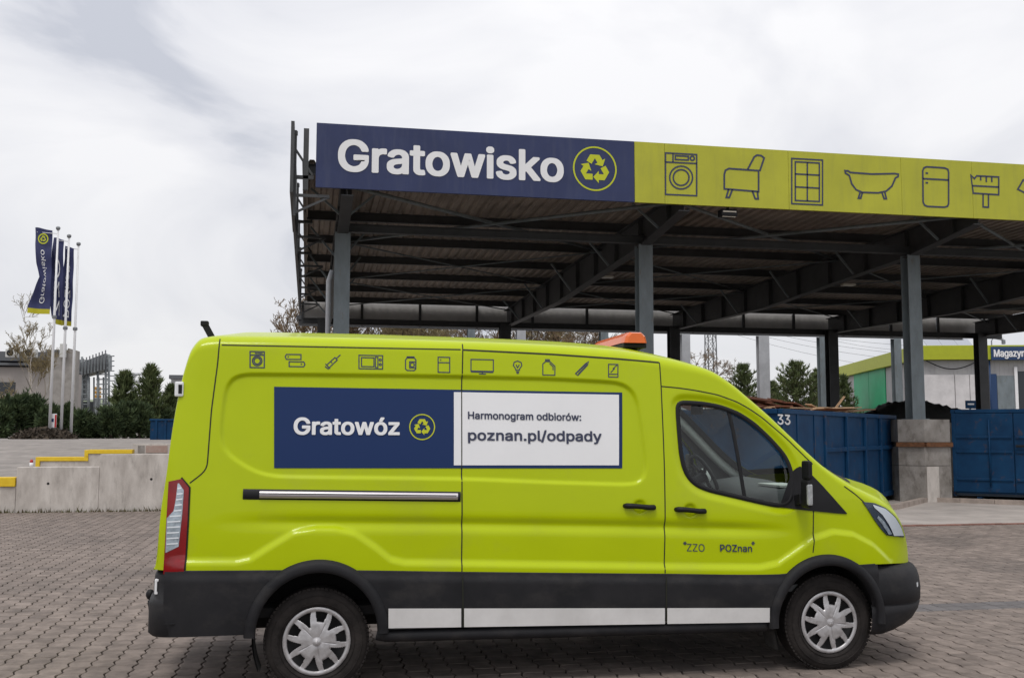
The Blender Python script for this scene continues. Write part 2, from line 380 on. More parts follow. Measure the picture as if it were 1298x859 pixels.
def poly_tris(pts):
    """concave 2-D polygon -> triangles"""
    bm = bmesh.new(); vs = [bm.verts.new((x, y, 0)) for x, y in pts]
    f = bm.faces.new(vs); bmesh.ops.triangulate(bm, faces=[f]); bm.verts.index_update()
    V = [(q.co.x, q.co.y) for q in bm.verts]; F_ = [tuple(q.index for q in ff.verts) for ff in bm.faces]
    bm.free(); return V, F_
import os
FONT = None                                  # the sans-serif that ships with Blender, else its built-in one
try:
    fp_ = os.path.join(bpy.utils.system_resource('DATAFILES', path='fonts'), 'Inter.woff2')
    if os.path.exists(fp_): FONT = bpy.data.fonts.load(fp_)
except Exception: FONT = None
from mathutils.geometry import tessellate_polygon
_LET = {}
def lettering(txt):
    """text outlines as 2-D triangles; every outer contour is filled on its own (with its holes) and gets its own layer,
    so that overlapping contours never share a plane. returns verts, faces, layer per vertex"""
    if txt in _LET: return _LET[txt]
    cu = bpy.data.curves.new('tmp', 'FONT'); cu.body = txt; cu.size = 1.0
    if FONT is not None: cu.font = FONT
    o = bpy.data.objects.new('tmp', cu); col.objects.link(o)
    c = o.to_curve(bpy.context.evaluated_depsgraph_get())
    cont = []
    for sp in c.splines:
        P = []; bp = sp.bezier_points; n = len(bp)
        for i in range(n):
            a, b = bp[i], bp[(i+1) % n]; p0, p1, p2, p3 = [np.array(q[:2]) for q in (a.co, a.handle_right, b.handle_left, b.co)]
            straight = np.linalg.norm(np.cross(np.append(p3-p0, 0), np.append(p1-p0, 0))) + np.linalg.norm(np.cross(np.append(p3-p0, 0), np.append(p2-p0, 0))) < 1e-5
            for t in ([0.0] if straight else np.arange(0, 1, 0.2)): P.append(p0*(1-t)**3+3*p1*t*(1-t)**2+3*p2*t*t*(1-t)+p3*t**3)
        if len(P) > 2: cont.append(np.array(P))
    o.to_curve_clear(); bpy.data.objects.remove(o); bpy.data.curves.remove(cu)
    area = [0.5*np.sum(P[:, 0]*np.roll(P[:, 1], -1)-np.roll(P[:, 0], -1)*P[:, 1]) for P in cont]
    sg = np.sign(area[int(np.argmax(np.abs(area)))])
    def inside(p, Q):
        x, y = p; r = False
        for i in range(len(Q)):
            (x0, y0), (x1, y1) = Q[i], Q[(i+1) % len(Q)]
            if (y0 > y) != (y1 > y) and x < x0+(y-y0)*(x1-x0)/(y1-y0): r = not r
        return r
    outs = [i for i in range(len(cont)) if area[i]*sg > 0]; holes = {i: [] for i in outs}
    for h in range(len(cont)):
        if area[h]*sg <= 0:
            c_ = [i for i in outs if inside(cont[h][0], cont[i])]
            if c_: holes[min(c_, key=lambda i: abs(area[i]))].append(h)
    V, F_, L_ = [], [], []
    for k, i in enumerate(outs):
        loops = [[Vector((x, y, 0)) for x, y in cont[q]] for q in [i]+holes[i]]
        b = len(V); V += [(v.x, v.y) for lp in loops for v in lp]; L_ += [k % 4]*(len(V)-b)
        F_ += [tuple(b+q for q in t) for t in tessellate_polygon(loops)]
    _LET[txt] = (V, F_, L_); return _LET[txt]
def recycle_poly():
    """one of the three bent arrows of the recycling sign, for a unit circle"""
    return [[(-.434, .389), (-.244, .72), (.244, .72), (.394, .458), (.541, .543), (.409, .140), (-.013, .223), (.134, .308), (0, .54), (-.174, .239)]]
def recycle_faces(R=1.0, cx=0, cy=0):
    V, F_ = [], []
    for pts in recycle_poly():
        for k in range(3):
            a = math.radians(120*k); c, s = math.cos(a), math.sin(a)
            v, f = poly_tris([(x*c-y*s, x*s+y*c) for x, y in pts])
            b = len(V); V += [(cx+x*R, cy+y*R) for x, y in v]; F_ += [tuple(b+i for i in q) for q in f]
    return V, F_
# ------------------------------------------------------------------ ground, paving, kerbs, walls
def flat(name, pts, z, m_, **kw):
    return MB().add([(x, y, z) for x, y in pts], [tuple(range(len(pts)))]).build(name, m_, **kw)
flat('ground', [(-900, -300), (1200, -300), (1200, 2200), (-900, 2200)], -0.06, M['ground'], kind='structure')
paving = flat('paved_yard', [(-16, 2), (30, 2), (30, 24.4), (-16, 24.4)], -0.018, M['grout'], kind='structure')

# wave-edged paving stones: joints wavy along Y, straight along X
PX, PY, GAP = 0.165, 0.20, 0.0115
def paver_outline():
    a = 0.0125; L_, R_ = [], []
    for k in range(8):
        t = k/7; yy = (t-0.5)*(PY-0.0045); o = a*math.sin(2*math.pi*t)*(1.0 if abs(t-.5) < .49 else 0)
        L_.append((-PX/2+GAP/2+o, yy)); R_.append((PX/2-GAP/2+o, yy))
    return R_ + L_[::-1]
OUT = paver_outline(); NO = len(OUT)
def paver_verts():
    c = 0.004
    top = []
    for x, y in OUT:
        s = (1-c/ (PX/2)) ; t_ = (1-c/(PY/2)); top.append((x*s, y*t_, 0.0))
    rim = [(x, y, -0.005) for x, y in OUT]; low = [(x, y, -0.03) for x, y in OUT]
    return top+rim+low
PV = paver_verts()
PF = [tuple(range(NO))]
for k in (0, 1):
    for i in range(NO):
        j = (i+1) % NO; PF.append((k*NO+i, (k+1)*NO+i, (k+1)*NO+j, k*NO+j))
cells = []
def in_apron(x, y): return x > 3.6 and y > 17.72
def in_strip(x, y): return x > 3.2 and 9.29 < y < 9.71
iy = 0; y = 5.0
while y < 24.05:
    lo, hi = -0.274*y-3.6, 0.776*y+4.6
    for ix in range(int(lo/PX), int(hi/PX)+1):
        x = ix*PX; yy = y
        if in_apron(x, yy) or in_strip(x, yy) or yy > 24.05: continue
        cells.append((x, yy))
    y += PY
cells = np.array(cells)
def in_frame(c):
    px, py = project((c[0], c[1], 0)); return -10 < px < 1308 and py < 872
def van_hides(c):
    px, py = project((c[0], c[1], 0)); return 345 < px < 1100 and py < 800
order = sorted([i for i in range(len(cells)) if in_frame(cells[i]) and not van_hides(cells[i])], key=lambda i: np.hypot(*cells[i]))
near = set(order[:300])
jit = rng.uniform(-1, 1, (len(cells), 4))
me = bpy.data.meshes.new('paving_stone'); me.from_pydata(PV, [], PF); me.materials.append(M['paver'])
for i in near:
    o = bpy.data.objects.new('paving_stone', me); col.objects.link(o); o.parent = paving
    j = jit[i]; o.location = (cells[i][0]+j[0]*0.0015, cells[i][1]+j[1]*0.0015, j[2]*0.0018)
    o.rotation_euler = (j[3]*0.006, j[2]*0.006, j[0]*0.008)
rest = [i for i in range(len(cells)) if i not in near]
base = np.array(PV); V = np.zeros((len(rest), len(PV), 3))
for k, i in enumerate(rest):
    j = jit[i]; p = base.copy()
    p[:, 2] += j[2]*0.0018 + p[:, 1]*j[3]*0.008 + p[:, 0]*j[1]*0.008
    p[:, 0] += cells[i][0]+j[0]*0.0015; p[:, 1] += cells[i][1]+j[1]*0.0015
    V[k] = p
nv = len(PV)
me = bpy.data.meshes.new('paving_stones'); me.from_pydata(V.reshape(-1, 3).tolist(), [], [tuple(k*nv+q for q in f) for k in range(len(rest)) for f in PF])
me.materials.append(M['paver_j'])
o = bpy.data.objects.new('paving_stones', me); col.objects.link(o); o.parent = paving; o['kind'] = 'stuff'

# dark strip of small setts crossing the yard, in front of the van's nose
ns = 0
for k in range(60):
    x = 3.3 + k*0.2
    if x > 13: break
    for r in range(2):
        b = MB().bbox((x+0.003, 9.31+r*0.195+0.003, -0.03), (x+0.197, 9.31+(r+1)*0.195-0.003, 0.0), 0.005) if ns == 0 else None
        if b is not None: sett = b.build('drain_sett', M['drain'], paving); sett_me = sett.data; x_s, y_s = x, 9.31+r*0.195
        else:
            o = bpy.data.objects.new('drain_sett', sett_me); col.objects.link(o); o.parent = paving
            o.location = (x-x_s, 9.31+r*0.195-y_s, random.uniform(-0.003, 0.001))
        ns += 1

# concrete apron with brick edging, in front of the containers
flat('concrete_apron', [(3.6, 17.95), (29, 17.95), (29, 30.5), (3.6, 30.5)], 0.004, M['apron'], kind='structure')
ed = MB().bbox((0, 0, -0.03), (0.235, 0.16, 0.012), 0.006).build('edge_brick', M['edge'], paving); ed.location = (3.6, 17.77, 0)
for k in range(1, 75):
    o = ed.copy(); col.objects.link(o); o.location = (3.6+k*0.242, 17.77+random.uniform(-.004, .004), random.uniform(-.004, .003))

# sawtooth kerb
E1 = np.array([0.7071, 0.7071]); N1 = np.array([0.7071, -0.7071])
CORN = np.array([15.62, 23.98])
def kerb_run(a, b, n):
    a, b = np.array(a), np.array(b); d = (b-a)/n
    for i in range(n):
        p, q = a+d*i, a+d*(i+1); g = (q-p)*0.006
        MB().beam((p[0]+g[0], p[1]+g[1], 0.055), (q[0]-g[0], q[1]-g[1], 0.055), 0.16, 0.12).build('kerb_stone', M['kerb'], kerb)
kerb = thing('kerb', 'low pale concrete kerb running in a zigzag before the blue containers', 'kerb', (0, 0, 0))
kerb_run(CORN - E1*3.4, CORN - E1*0.12, 4); kerb_run(CORN + N1*0.02, CORN + N1*4.0, 5)

# left retaining wall of cast concrete, stepping up to the right
wl = thing('retaining_wall', 'stepped bare concrete retaining wall left of the van', 'wall', (-4.5, 24.3, 0))
def wl_seg(x0, x1, z1, name='wall_section', m_=None, y0=24.15, y1=24.42, z0=-0.1):
    return rel(MB().bbox((x0, y0, z0), (x1, y1, z1), 0.012).build(name, m_ or M['wall'], wl))
wl_seg(-14.0, -6.205, 0.56); wl_seg(-6.2, -4.5, 0.98); wl_seg(-4.497, 1.2, 1.255)
for k in range(3): wl_seg(-6.215-2.6*(k+1)+0.005, -6.215-2.6*k, 0.76, 'yellow_coping', M['ypaint'], 24.11, 24.44, 0.562)
rel(MB().bbox((0.93, 24.43, -0.1), (1.2, 30.5, 2.02), 0.012).build('wall_section', M['wall'], wl))
for tx, tz in ((-5.55, 0.62), (-3.4, 0.7)):                      # tie holes
    rel(MB().lathe([(0.028, 24.146), (0.022, 24.149), (0.0, 24.149)], 12, 'y', (tx, 0, tz)).build('tie_hole', M['black'], wl))
# dry weeds at the wall foot
wd_ = MB()
for k in range(900):
    x = random.uniform(-9, 1); yb = 24.13-abs(random.gauss(0, 0.06)); hh = abs(random.gauss(0, 0.05))+0.02
    if random.random() < 0.04: hh *= 2.6
    a = random.uniform(0, 6.28); s_ = random.uniform(0.008, 0.022)
    tip = (x+random.uniform(-.5, .5)*hh, yb-random.uniform(0, .5)*hh, hh)
    wd_.add([(x-s_*math.cos(a), yb-s_*math.sin(a)*.5, -0.005), (x+s_*math.cos(a), yb+s_*math.sin(a)*.5, -0.005), tip], [(0, 1, 2)])
wd_.build('dry_weeds', M['weed'], kind='stuff', label='thin line of dry weeds and dead leaves at the foot of the concrete wall', cat='weeds')

# upper yard behind the wall (a ramp climbing to the right) and the loading platform under the canopy
def smooth(t): t = np.clip(t, 0, 1); return t*t*(3-2*t)
def yard_z(x, y):
    zr = np.interp(x, [-40, -9, -6.6, -4.6, -3, 0, 6, 60], [0.2, 0.36, 0.58, 0.88, 1.1, 1.3, 2.02, 2.02])
    far = np.interp(x, [-60, -2, 8, 60], [1.42, 1.42, 2.02, 2.02])
    t = smooth((y-26)/20.0)
    return zr*(1-t)+far*t
def yard(name, xs, ys, m_):
    P = np.array([[(x, y, float(yard_z(x, y))) for y in ys] for x in xs]); return MB().grid(P).build(name, m_, kind='structure')
M['yardpave'] = mat('upper_paving', (0.25, 0.225, 0.205), 0.9, var=0.2, vscale=1.5, bump=0.3, bscale=30)
yard('upper_yard', np.linspace(-60, 1.1, 70), np.concatenate([np.linspace(24.38, 50, 40), np.linspace(53, 160, 12)]), M['yardpave'])
yard('loading_platform', np.linspace(1.1, 80, 50), np.concatenate([np.linspace(30.45, 50, 14), np.linspace(54, 160, 10)]), M['yardpave'])
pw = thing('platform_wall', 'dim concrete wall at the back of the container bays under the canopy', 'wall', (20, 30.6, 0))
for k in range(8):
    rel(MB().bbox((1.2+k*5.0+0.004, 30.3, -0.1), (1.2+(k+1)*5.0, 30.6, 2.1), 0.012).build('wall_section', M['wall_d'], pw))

# second low wall with yellow coping, across the ramp, and block wall with a stained panel
cw = thing('ramp_wall', 'low concrete ramp wall with stepped yellow painted coping', 'wall', (-6, 29.0, 0.6))
YB = 29.0
def cwp(px0, py0, px1, py1, name, m_, dy0=0.0, dy1=0.3, zlo=None):
    a, b = at(px0, py0, YB), at(px1, py1, YB)
    z0 = zlo if zlo is not None else min(a[2], b[2])
    return rel(MB().bbox((min(a[0], b[0]), YB+dy0, z0), (max(a[0], b[0]), YB+dy1, max(a[2], b[2])), 0.01).build(name, m_, cw))
cwp(50.5, 579, 112, 584, 'yellow_coping', M['ypaint'], -0.03, 0.33)
cwp(107.3, 570, 112, 578.6, 'yellow_coping', M['ypaint'], -0.028, 0.328)
cwp(112.3, 569.6, 168, 574.6, 'yellow_coping', M['ypaint'], -0.03, 0.33)
cwp(45.5, 579, 50.2, 597, 'yellow_coping', M['ypaint'], -0.031, 0.331)
cwp(51, 584.4, 107, 600, 'wall_section', M['wall'])
cwp(107.4, 574.9, 168, 600, 'wall_section', M['wall'])
bw = thing('block_wall', 'short concrete block wall with two stained panels beside the van', 'wall', tuple(at(192, 575, 33.0)))
a, b = at(168, 562, 33.0), at(262, 578, 33.0)
rel(MB().bbox((a[0], 33, 0.6), (b[0], 33.3, a[2]), 0.012).build('wall_section', M['wall'], bw))
M['stain'] = mat('pink_stained_panel', (0.36, 0.24, 0.20), 0.9, c2=(0.42, 0.34, 0.30), vscale=5)
for q0, q1, mm in ((175, 183, M['wall_d']), (185, 212, M['stain'])):
    a, b = at(q0, 564.5, 33.0), at(q1, 573.5, 33.0)
    rel(MB().bbox((a[0], 32.985, b[2]), (b[0], 33.02, a[2]), 0.004).build('panel', mm, bw))
# little red and white post on the ramp wall
p = at(39.7, 591, 24.4); tq = at(39.7, 582, 24.4)
bp_ = thing('marker_post', 'tiny white marker post with a red top on the concrete wall', 'post', tuple(p))
hgt = float(tq[2]-p[2])
MB().lathe([(0.0, 0), (0.042, 0), (0.042, hgt*0.55), (0.0, hgt*0.55)], 12).build('post_base', M['white'], bp_)
MB().lathe([(0.0, hgt*0.552), (0.036, hgt*0.552), (0.034, hgt*0.85), (0.012, hgt), (0, hgt)], 12).build('post_top', M['red'], bp_)
# ------------------------------------------------------------------ canopy
can = thing('canopy', 'large open steel canopy with navy and lime sign fascia over the blue containers', 'canopy', (15.5, 32, 0))
FX0, FY, FZ0, FZ1 = 0.06, 21.2, 6.79, 8.155
XEND = 31.5
COLX = [0.72, 8.16, 15.53, 22.9, 30.3]
YF, YM = 24.2, 41.6
def P_(mb, name, m_, **kw): return rel(mb.build(name, m_, can, **kw))
def roof_z(y): return 7.36 - 0.013*(y-21.2)           # underside of the roof sheet
# fascia panels
navy_p = P_(MB().bbox((FX0, FY, FZ0), (6.955, FY+0.06, FZ1), 0.006), 'navy_fascia_panel', M['navy'])
seams = [6.962, 7.66, 10.62, 13.45, 15.30, 18.3, 21.3, 24.3, 27.3, 30.3, XEND]
for a, b in zip(seams[:-1], seams[1:]): P_(MB().bbox((a, FY, FZ0), (b-0.006, FY+0.06, FZ1), 0.004), 'lime_fascia_panel', M['limesign'])
P_(MB().box((FX0+0.05, FY+0.065, FZ0+0.03), (XEND, FY+0.14, FZ0+0.13)).box((FX0+0.05, FY+0.065, FZ1-0.2), (XEND, FY+0.14, FZ1-0.1)), 'fascia_rail', M['steel_d'])
# lettering and line art on the fascia
def on_fascia(V2, F2, off=0.006):
    mb = MB(); mb.add([(x, FY-off, z) for x, z in V2], F2); return mb
def fit_text(txt, bold, x0, x1, z0, z1, capref):
    """scale text so its ink spans x0..x1 and the capital's ink z0..z1; bold = stroke thickening as a share of the cap height"""
    r = bold*(z1-z0); x0, x1, z0, z1 = x0+r, x1-r, z0+r, z1-r
    V2, F2, LY = lettering(txt); V2 = np.array(V2)
    cap = lettering(capref)[0]; cap = np.array(cap)
    sx = (x1-x0)/(V2[:, 0].max()-V2[:, 0].min()); sz = (z1-z0)/(cap[:, 1].max()-cap[:, 1].min())
    out = np.stack([x0+(V2[:, 0]-V2[:, 0].min())*sx, z0+(V2[:, 1]-cap[:, 1].min())*sz], 1)
    return out, (F2, LY), r
def thick_print(V2, F2, r, place, step, dst=None):
    """thickened print: shifted layers, each a hair further out than the last"""
    mb = dst or MB(); n = 1 if r <= 0 else 13; F2, LY = F2; LY = np.asarray(LY)*0.25
    for k in range(n):
        if k == 0: dx_, dz_ = 0.0, 0.0
        else:
            a_ = 2*math.pi*(k-1)/12; q_ = max(abs(math.cos(a_)), abs(math.sin(a_))); dx_, dz_ = r*math.cos(a_)/q_, r*math.sin(a_)/q_*0.8
        mb.add(place(np.asarray(V2)+np.array([dx_, dz_]), (k+LY)*step), F2)
    return mb
fp = lambda px, py: tuple(at(px, py, FY)[[0, 2]])
a = fp(428, 219); b = fp(714.5, 229.5); c = fp(450, 176.5)
V2, F2, rb = fit_text('Gratowisko', 0.044, a[0], b[0], a[1]+0.02, c[1], 'G')
P_(thick_print(V2, F2, rb, lambda v, o: np.stack([v[:, 0], FY-0.006-o, v[:, 1]], 1), 0.0004), 'lettering', M['white'])
rc_, rt = fp(754, 214), fp(754, 186); RR = rt[1]-rc_[1]
V2, F2 = strokes([circ(rc_[0], rc_[1], RR-0.015, 48)], 0.035); P_(on_fascia(V2, F2), 'recycling_ring', M['limeink'])
V2, F2 = recycle_faces(RR*0.88, rc_[0], rc_[1]); P_(on_fascia(V2, F2), 'recycling_arrows', M['limeink'])
LWD = 0.045
def icon(lines, name, wd=LWD):
    V2, F2 = strokes([([fp(*q) for q in pts], cl) for pts, cl in lines], wd); P_(on_fascia(V2, F2), name, M['ink'])
def fc(px, py, r): return ([(px+r*math.cos(t*math.pi/14), py+r*math.sin(t*math.pi/14)) for t in range(28)], True)
def gl(x0, y0, x1, y1, sk=0.05):            # upright rectangle following the fascia's perspective
    return ([(x0, y0), (x1, y0+(x1-x0)*0.055), (x1, y1+(x1-x0)*0.045), (x0, y1)], True)
icon([gl(843.5, 194, 883, 246.5), ln((843.5, 205.5), (883, 207.5)), ln((853, 195), (853, 205.5)), gl(856, 197.5, 872.5, 202.3), fc(877.5, 200.8, 2.6),
      fc(863.3, 225.2, 14.5), fc(863.3, 225.2, 10.0)], 'washing_machine_drawing', 0.036)
icon([([(918, 239.5), (918, 221), (919.5, 216), (924, 213.8), (961.5, 216.5), (961.5, 243)], True),
      ([(947.5, 215), (956, 199), (959.5, 196.8), (965, 197.5), (968.5, 200.5), (963, 217)], False),
      ([(923.5, 240), (920.5, 250.3), (924.3, 250.5), (928.3, 240.3)], False), ([(953.5, 242), (957.2, 252), (961, 252.2), (960, 243)], False)], 'armchair_drawing', 0.042)
icon([gl(1003.5, 201, 1042.5, 258.2), gl(1008, 205.2, 1038.5, 254.2), ln((1023.2, 206), (1023.2, 255)), ln((1008, 220.6), (1038.5, 222.2)), ln((1008, 237), (1038.5, 238.7))], 'window_drawing', 0.036)
icon([([(1071, 216.5), (1075, 216.8), (1078, 218.8), (1105, 220.8), (1134, 220.2), (1138.5, 221), (1138.3, 224), (1135, 225.5), (1130.5, 236), (1123, 242.5), (1113, 244.6), (1093, 244),
        (1085, 240.5), (1079.5, 233), (1076.5, 222.5), (1071.5, 219.5)], True),
      ([(1090, 244), (1088, 251.3), (1091, 251.3), (1093, 244.2)], False), ([(1118, 244.6), (1120.5, 252), (1123.5, 252), (1121.5, 244)], False)], 'bathtub_drawing', 0.042)
icon([([(1174.5, 211.6), (1197, 213), (1201.5, 215), (1202.3, 219), (1202.3, 258), (1201, 261.5), (1197, 262.7), (1176, 261.8), (1172, 260.3), (1170, 256.5), (1169.5, 216.5), (1171, 213)], True),
      ln((1169.7, 226.6), (1202.3, 228.3)), ln((1173, 219.5), (1176.3, 219.7)), ln((1173, 231.7), (1176.3, 231.9))], 'refrigerator_drawing', 0.042)
icon([([(1230.5, 222.3), (1235, 226.5), (1238, 223), (1265.8, 224.5), (1265.8, 247), (1233.5, 245)], True), ln((1232.5, 235.5), (1265.8, 237.2)),
      ln((1243, 223.5), (1243, 229)), ln((1250, 224), (1250, 231)), ln((1257, 224.3), (1257, 231)), ([(1246, 246), (1246, 262.3), (1252.8, 262.8), (1252.8, 246.6)], False)], 'paintbrush_drawing', 0.04)
icon([([(1290, 240), (1297, 228), (1309, 233), (1302, 246)], True), ln((1302, 246), (1316, 262))], 'tool_drawing', 0.042)
# columns
def column(x, y, z0, z1, m_, w_=0.34, d_=0.30):
    mb = MB().ibeam((x, y, z0), (x, y, z1), w_, d_, 0.022, 0.014, up=(0, 1, 0))
    mb.box((x-w_/2-0.07, y-d_/2-0.07, z0), (x+w_/2+0.07, y+d_/2+0.07, z0+0.025)); return P_(mb, 'column', m_)
for i, x in enumerate(COLX):
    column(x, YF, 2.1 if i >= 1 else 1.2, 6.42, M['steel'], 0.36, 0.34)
    column(x-0.2, YM, 2.0, 6.3, M['steel_d'], 0.44, 0.40)  # back row in darker steel: shade under the roof put into the colour
# rain pipe on the first column
P_(MB().tube([(0.42, 24.35, 1.3), (0.42, 24.35, 5.3), (0.5, 24.35, 5.55)], 0.062, 10), 'rain_pipe', M['paleframe'])
# rafters: tapered plate girders with bottom flange and stiffeners
for x in COLX:
    ys = [FY+0.15, YF, 32.9, YM+0.6]; zb = [6.70, 6.40, 6.08, 6.20]
    mb = MB()
    for k in range(3):
        y0, y1, z0, z1 = ys[k], ys[k+1], zb[k], zb[k+1]; t0, t1 = roof_z(y0)-0.24, roof_z(y1)-0.24
        mb.prism([(y0, z0), (y1, z1), (y1, t1), (y0, t0)], x-0.008, x+0.008, 'x')
        mb.beam((x, y0, z0-0.012), (x, y1, z1-0.012), 0.26, 0.025); mb.beam((x, y0, t0+0.013), (x, y1, t1+0.013), 0.26, 0.025)
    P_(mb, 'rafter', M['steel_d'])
    for yk in np.arange(FY+1.0, YM, 2.05):
        st = MB(); zb_ = np.interp(yk, ys, zb); st.box((x-0.12, yk-0.006, zb_+0.004), (x+0.12, yk+0.006, roof_z(yk)-0.245))
        P_(st, 'web_stiffener', M['steel_d'])
    for yk in np.arange(FY+1.6, YM, 4.1):              # fly braces down to the bottom flange
        zb_ = float(np.interp(yk, ys, zb))
        for s_ in (-1, 1): P_(MB().beam((x+0.1*s_, yk, zb_+0.03), (x+0.75*s_, yk, roof_z(yk)-0.2), 0.05, 0.05), 'fly_brace', M['steel'])
# purlins
for yk in (FY+0.35, 25.9, 28.9, 31.9, 34.9, 37.9, 40.9):
    z = roof_z(yk)-0.115
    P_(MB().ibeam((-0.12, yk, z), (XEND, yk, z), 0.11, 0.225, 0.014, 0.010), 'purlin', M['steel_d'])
# eaves beam on the front columns, tie beam at the back columns
P_(MB().ibeam((0.55, YF, 6.55), (XEND, YF, 6.55), 0.18, 0.2, 0.018, 0.012), 'eaves_beam', M['steel_d'])
# roof sheet, trapezoidal profile, ribs along Y
nrib = int((XEND+0.3)/0.28); prof = []
for k in range(nrib):
    x = -0.22+k*0.28
    for dx_, dz_ in ((0, 0), (0.12, 0), (0.155, 0.06), (0.245, 0.06)): prof.append((x+dx_, dz_))
Ysh = [FY+0.2, 28, 35, 42.3]
Pm = np.array([[(x, yv, roof_z(yv)+dz) for yv in Ysh] for x, dz in prof])
P_(MB().grid(Pm, False), 'roof_sheet', M['sheet'])
# horizontal wind bracing rods
for i in range(4):
    x0, x1 = COLX[i], COLX[i+1]
    for (ya, yb) in ((21.9, 28.0), (28.0, 34.6), (34.6, 41.3)):
        for s_ in (0, 1):
            a, b = (x0, ya), (x1, yb)
            if s_: a, b = (x0, yb), (x1, ya)
            P_(MB().tube([(a[0], a[1], roof_z(a[1])-0.33-0.03*s_), (b[0], b[1], roof_z(b[1])-0.33-0.03*s_)], 0.022 if ya > 22 else 0.045, 6), 'bracing_rod', M['steel'])
# back wind board with posts and lower beam
YB2 = 42.45
k = 0; x = -0.3
while x < XEND-0.2:
    P_(MB().box((x+0.02, YB2, 6.40), (min(x+2.36, XEND), YB2+0.05, 7.12)), 'wind_board', M['backband'])
    P_(MB().box((x-0.05, YB2-0.13, 6.10), (x+0.05, YB2-0.02, 7.05)), 'board_post', M['steel_d']); x += 2.4
P_(MB().ibeam((-0.3, YM+0.35, 6.22), (XEND, YM+0.35, 6.22), 0.22, 0.24, 0.02, 0.012), 'tie_beam', M['steel_d'])
# side fascia seen edge-on at the left end, carried on brackets
xs_ = -0.42
for k in range(5):
    y0 = 21.0+k*4.35
    P_(MB().box((xs_-0.035, y0, 6.78 if k else 6.62), (xs_+0.035, y0+4.3, 8.1)), 'side_fascia_panel', M['steel_d'])
for k in range(5):
    yk = 21.3+k*4.6
    mb = MB().box((xs_+0.037, yk, 6.98), (0.02, yk+0.07, 7.05)).box((xs_+0.037, yk, 7.9), (xs_+0.10, yk+0.07, 7.98))
    mb.beam((xs_+0.06, yk+0.035, 6.2), (xs_+0.06, yk+0.035, 8.0), 0.05, 0.06, (0, 1, 0)); mb.beam((xs_+0.06, yk+0.035, 7.6), (0.0, yk+0.035, 7.06), 0.045, 0.045, (0, 1, 0))
    mb.beam((xs_+0.06, yk+0.035, 6.26), (0.35, yk+0.035, 6.62), 0.045, 0.045, (0, 1, 0)); mb.box((xs_+0.04, yk-0.002, 6.6), (0.35, yk+0.05, 6.66))
    P_(mb, 'side_bracket', M['steel_d'])
P_(MB().box((FX0-0.26, FY+0.1, 6.75), (FX0-0.15, FY+0.2, 8.05)), 'corner_post', M['steel_d'])
P_(MB().box((FX0-0.2, FY+0.3, 7.12), (FX0-0.16, 42.3, 7.34)), 'verge_trim', M['sheet'])
# floodlight under the fascia, plus two slim lamps deeper in
fl = at(922, 272, FY+0.25)
f0 = P_(MB().bbox((fl[0]-0.19, FY+0.12, fl[2]-0.06), (fl[0]+0.19, FY+0.36, fl[2]+0.10), 0.02), 'floodlight', M['black'])
g0 = MB().add([(fl[0]-0.16, FY+0.11, fl[2]+0.055), (fl[0]+0.16, FY+0.11, fl[2]+0.055), (fl[0]+0.16, FY+0.16, fl[2]-0.075), (fl[0]-0.16, FY+0.16, fl[2]-0.075)], [(0, 3, 2, 1)]).build('floodlight_glass', M['lampglass'], can); rel(g0)
P_(MB().box((fl[0]-0.02, FY+0.2, fl[2]+0.1), (fl[0]+0.02, FY+0.26, FZ0+0.3)), 'lamp_bracket', M['steel_d'])
for px, py, Y in ((768, 351, 30.2), (1075, 361, 30.2)):
    q = at(px, py, Y); P_(MB().bbox((q[0]-0.22, Y-0.1, q[2]-0.03), (q[0]+0.22, Y+0.1, q[2]+0.03), 0.01), 'slim_lamp', M['lampglass'])

# second canopy line further back: pale columns
can2 = thing('rear_canopy', 'row of pale grey steel columns carrying a beam behind the big canopy', 'canopy', (15, 47, 2))
for x, w_ in ((0.51, 0.3), (7.38, 0.34), (9.75, 0.42), (13.8, 0.38), (17.9, 0.42), (21.95, 0.55), (25.1, 0.36), (29.2, 0.4)):
    rel(MB().ibeam((x, 47, 1.2), (x, 47, 6.52), w_, 0.34, 0.025, 0.02, up=(0, 1, 0)).build('column', M['paleframe'] if w_ > 0.4 else M['steel'], can2))
rel(MB().ibeam((-0.5, 47, 6.68), (33, 47, 6.68), 0.25, 0.3, 0.02, 0.014).build('eaves_beam', M['steel_d'], can2))
rel(MB().box((-0.6, 46.9, 6.84), (33, 48.2, 7.0)).build('roof_slab', M['steel_d'], can2))
# ------------------------------------------------------------------ containers, pier, waste wood, tarpaulin
def container(name, label, origin, L_, W_, H_, group):
    """open steel skip; local x along its length (far end), y to the left; origin = near right bottom corner; local y from 0 to W_"""
    t = thing(name, label, 'container', (origin[0], origin[1], 0.0), math.radians(45), group)
    z0 = 0.16
    MB().box((0, 0, z0), (L_, W_, z0+0.06)).build('floor', M['contin'], t)
    for y in (0.0, W_-0.03): MB().box((0.03, y, z0+0.06), (L_-0.03, y+0.03, H_-0.02)).build('side_plate', M['contblue'], t)
    for x in (0.0, L_-0.03): MB().box((x, 0.031, z0+0.061), (x+0.029, W_-0.031, H_-0.021)).build('end_plate', M['contblue'], t)
    for y in (-0.055, W_-0.045): MB().bbox((-0.03, y, H_-0.10), (L_+0.03, y+0.10, H_), 0.015).build('top_rail', M['contblue'], t)
    for x in (-0.04, L_-0.05): MB().bbox((x, 0.055, H_-0.099), (x+0.09, W_-0.05, H_-0.001), 0.015).build('top_rail', M['contblue'], t)
    for y in (-0.05, W_-0.03): MB().bbox((0.0, y, z0-0.02), (L_, y+0.08, z0+0.10), 0.01).build('bottom_rail', M['contblue'], t)
    for y in (0.5, W_-0.62): MB().box((0.05, y, 0.03), (L_-0.05, y+0.12, z0-0.021)).build('skid', M['contblue'], t)
    return t, z0
e45 = np.array([0.7071, 0.7071])
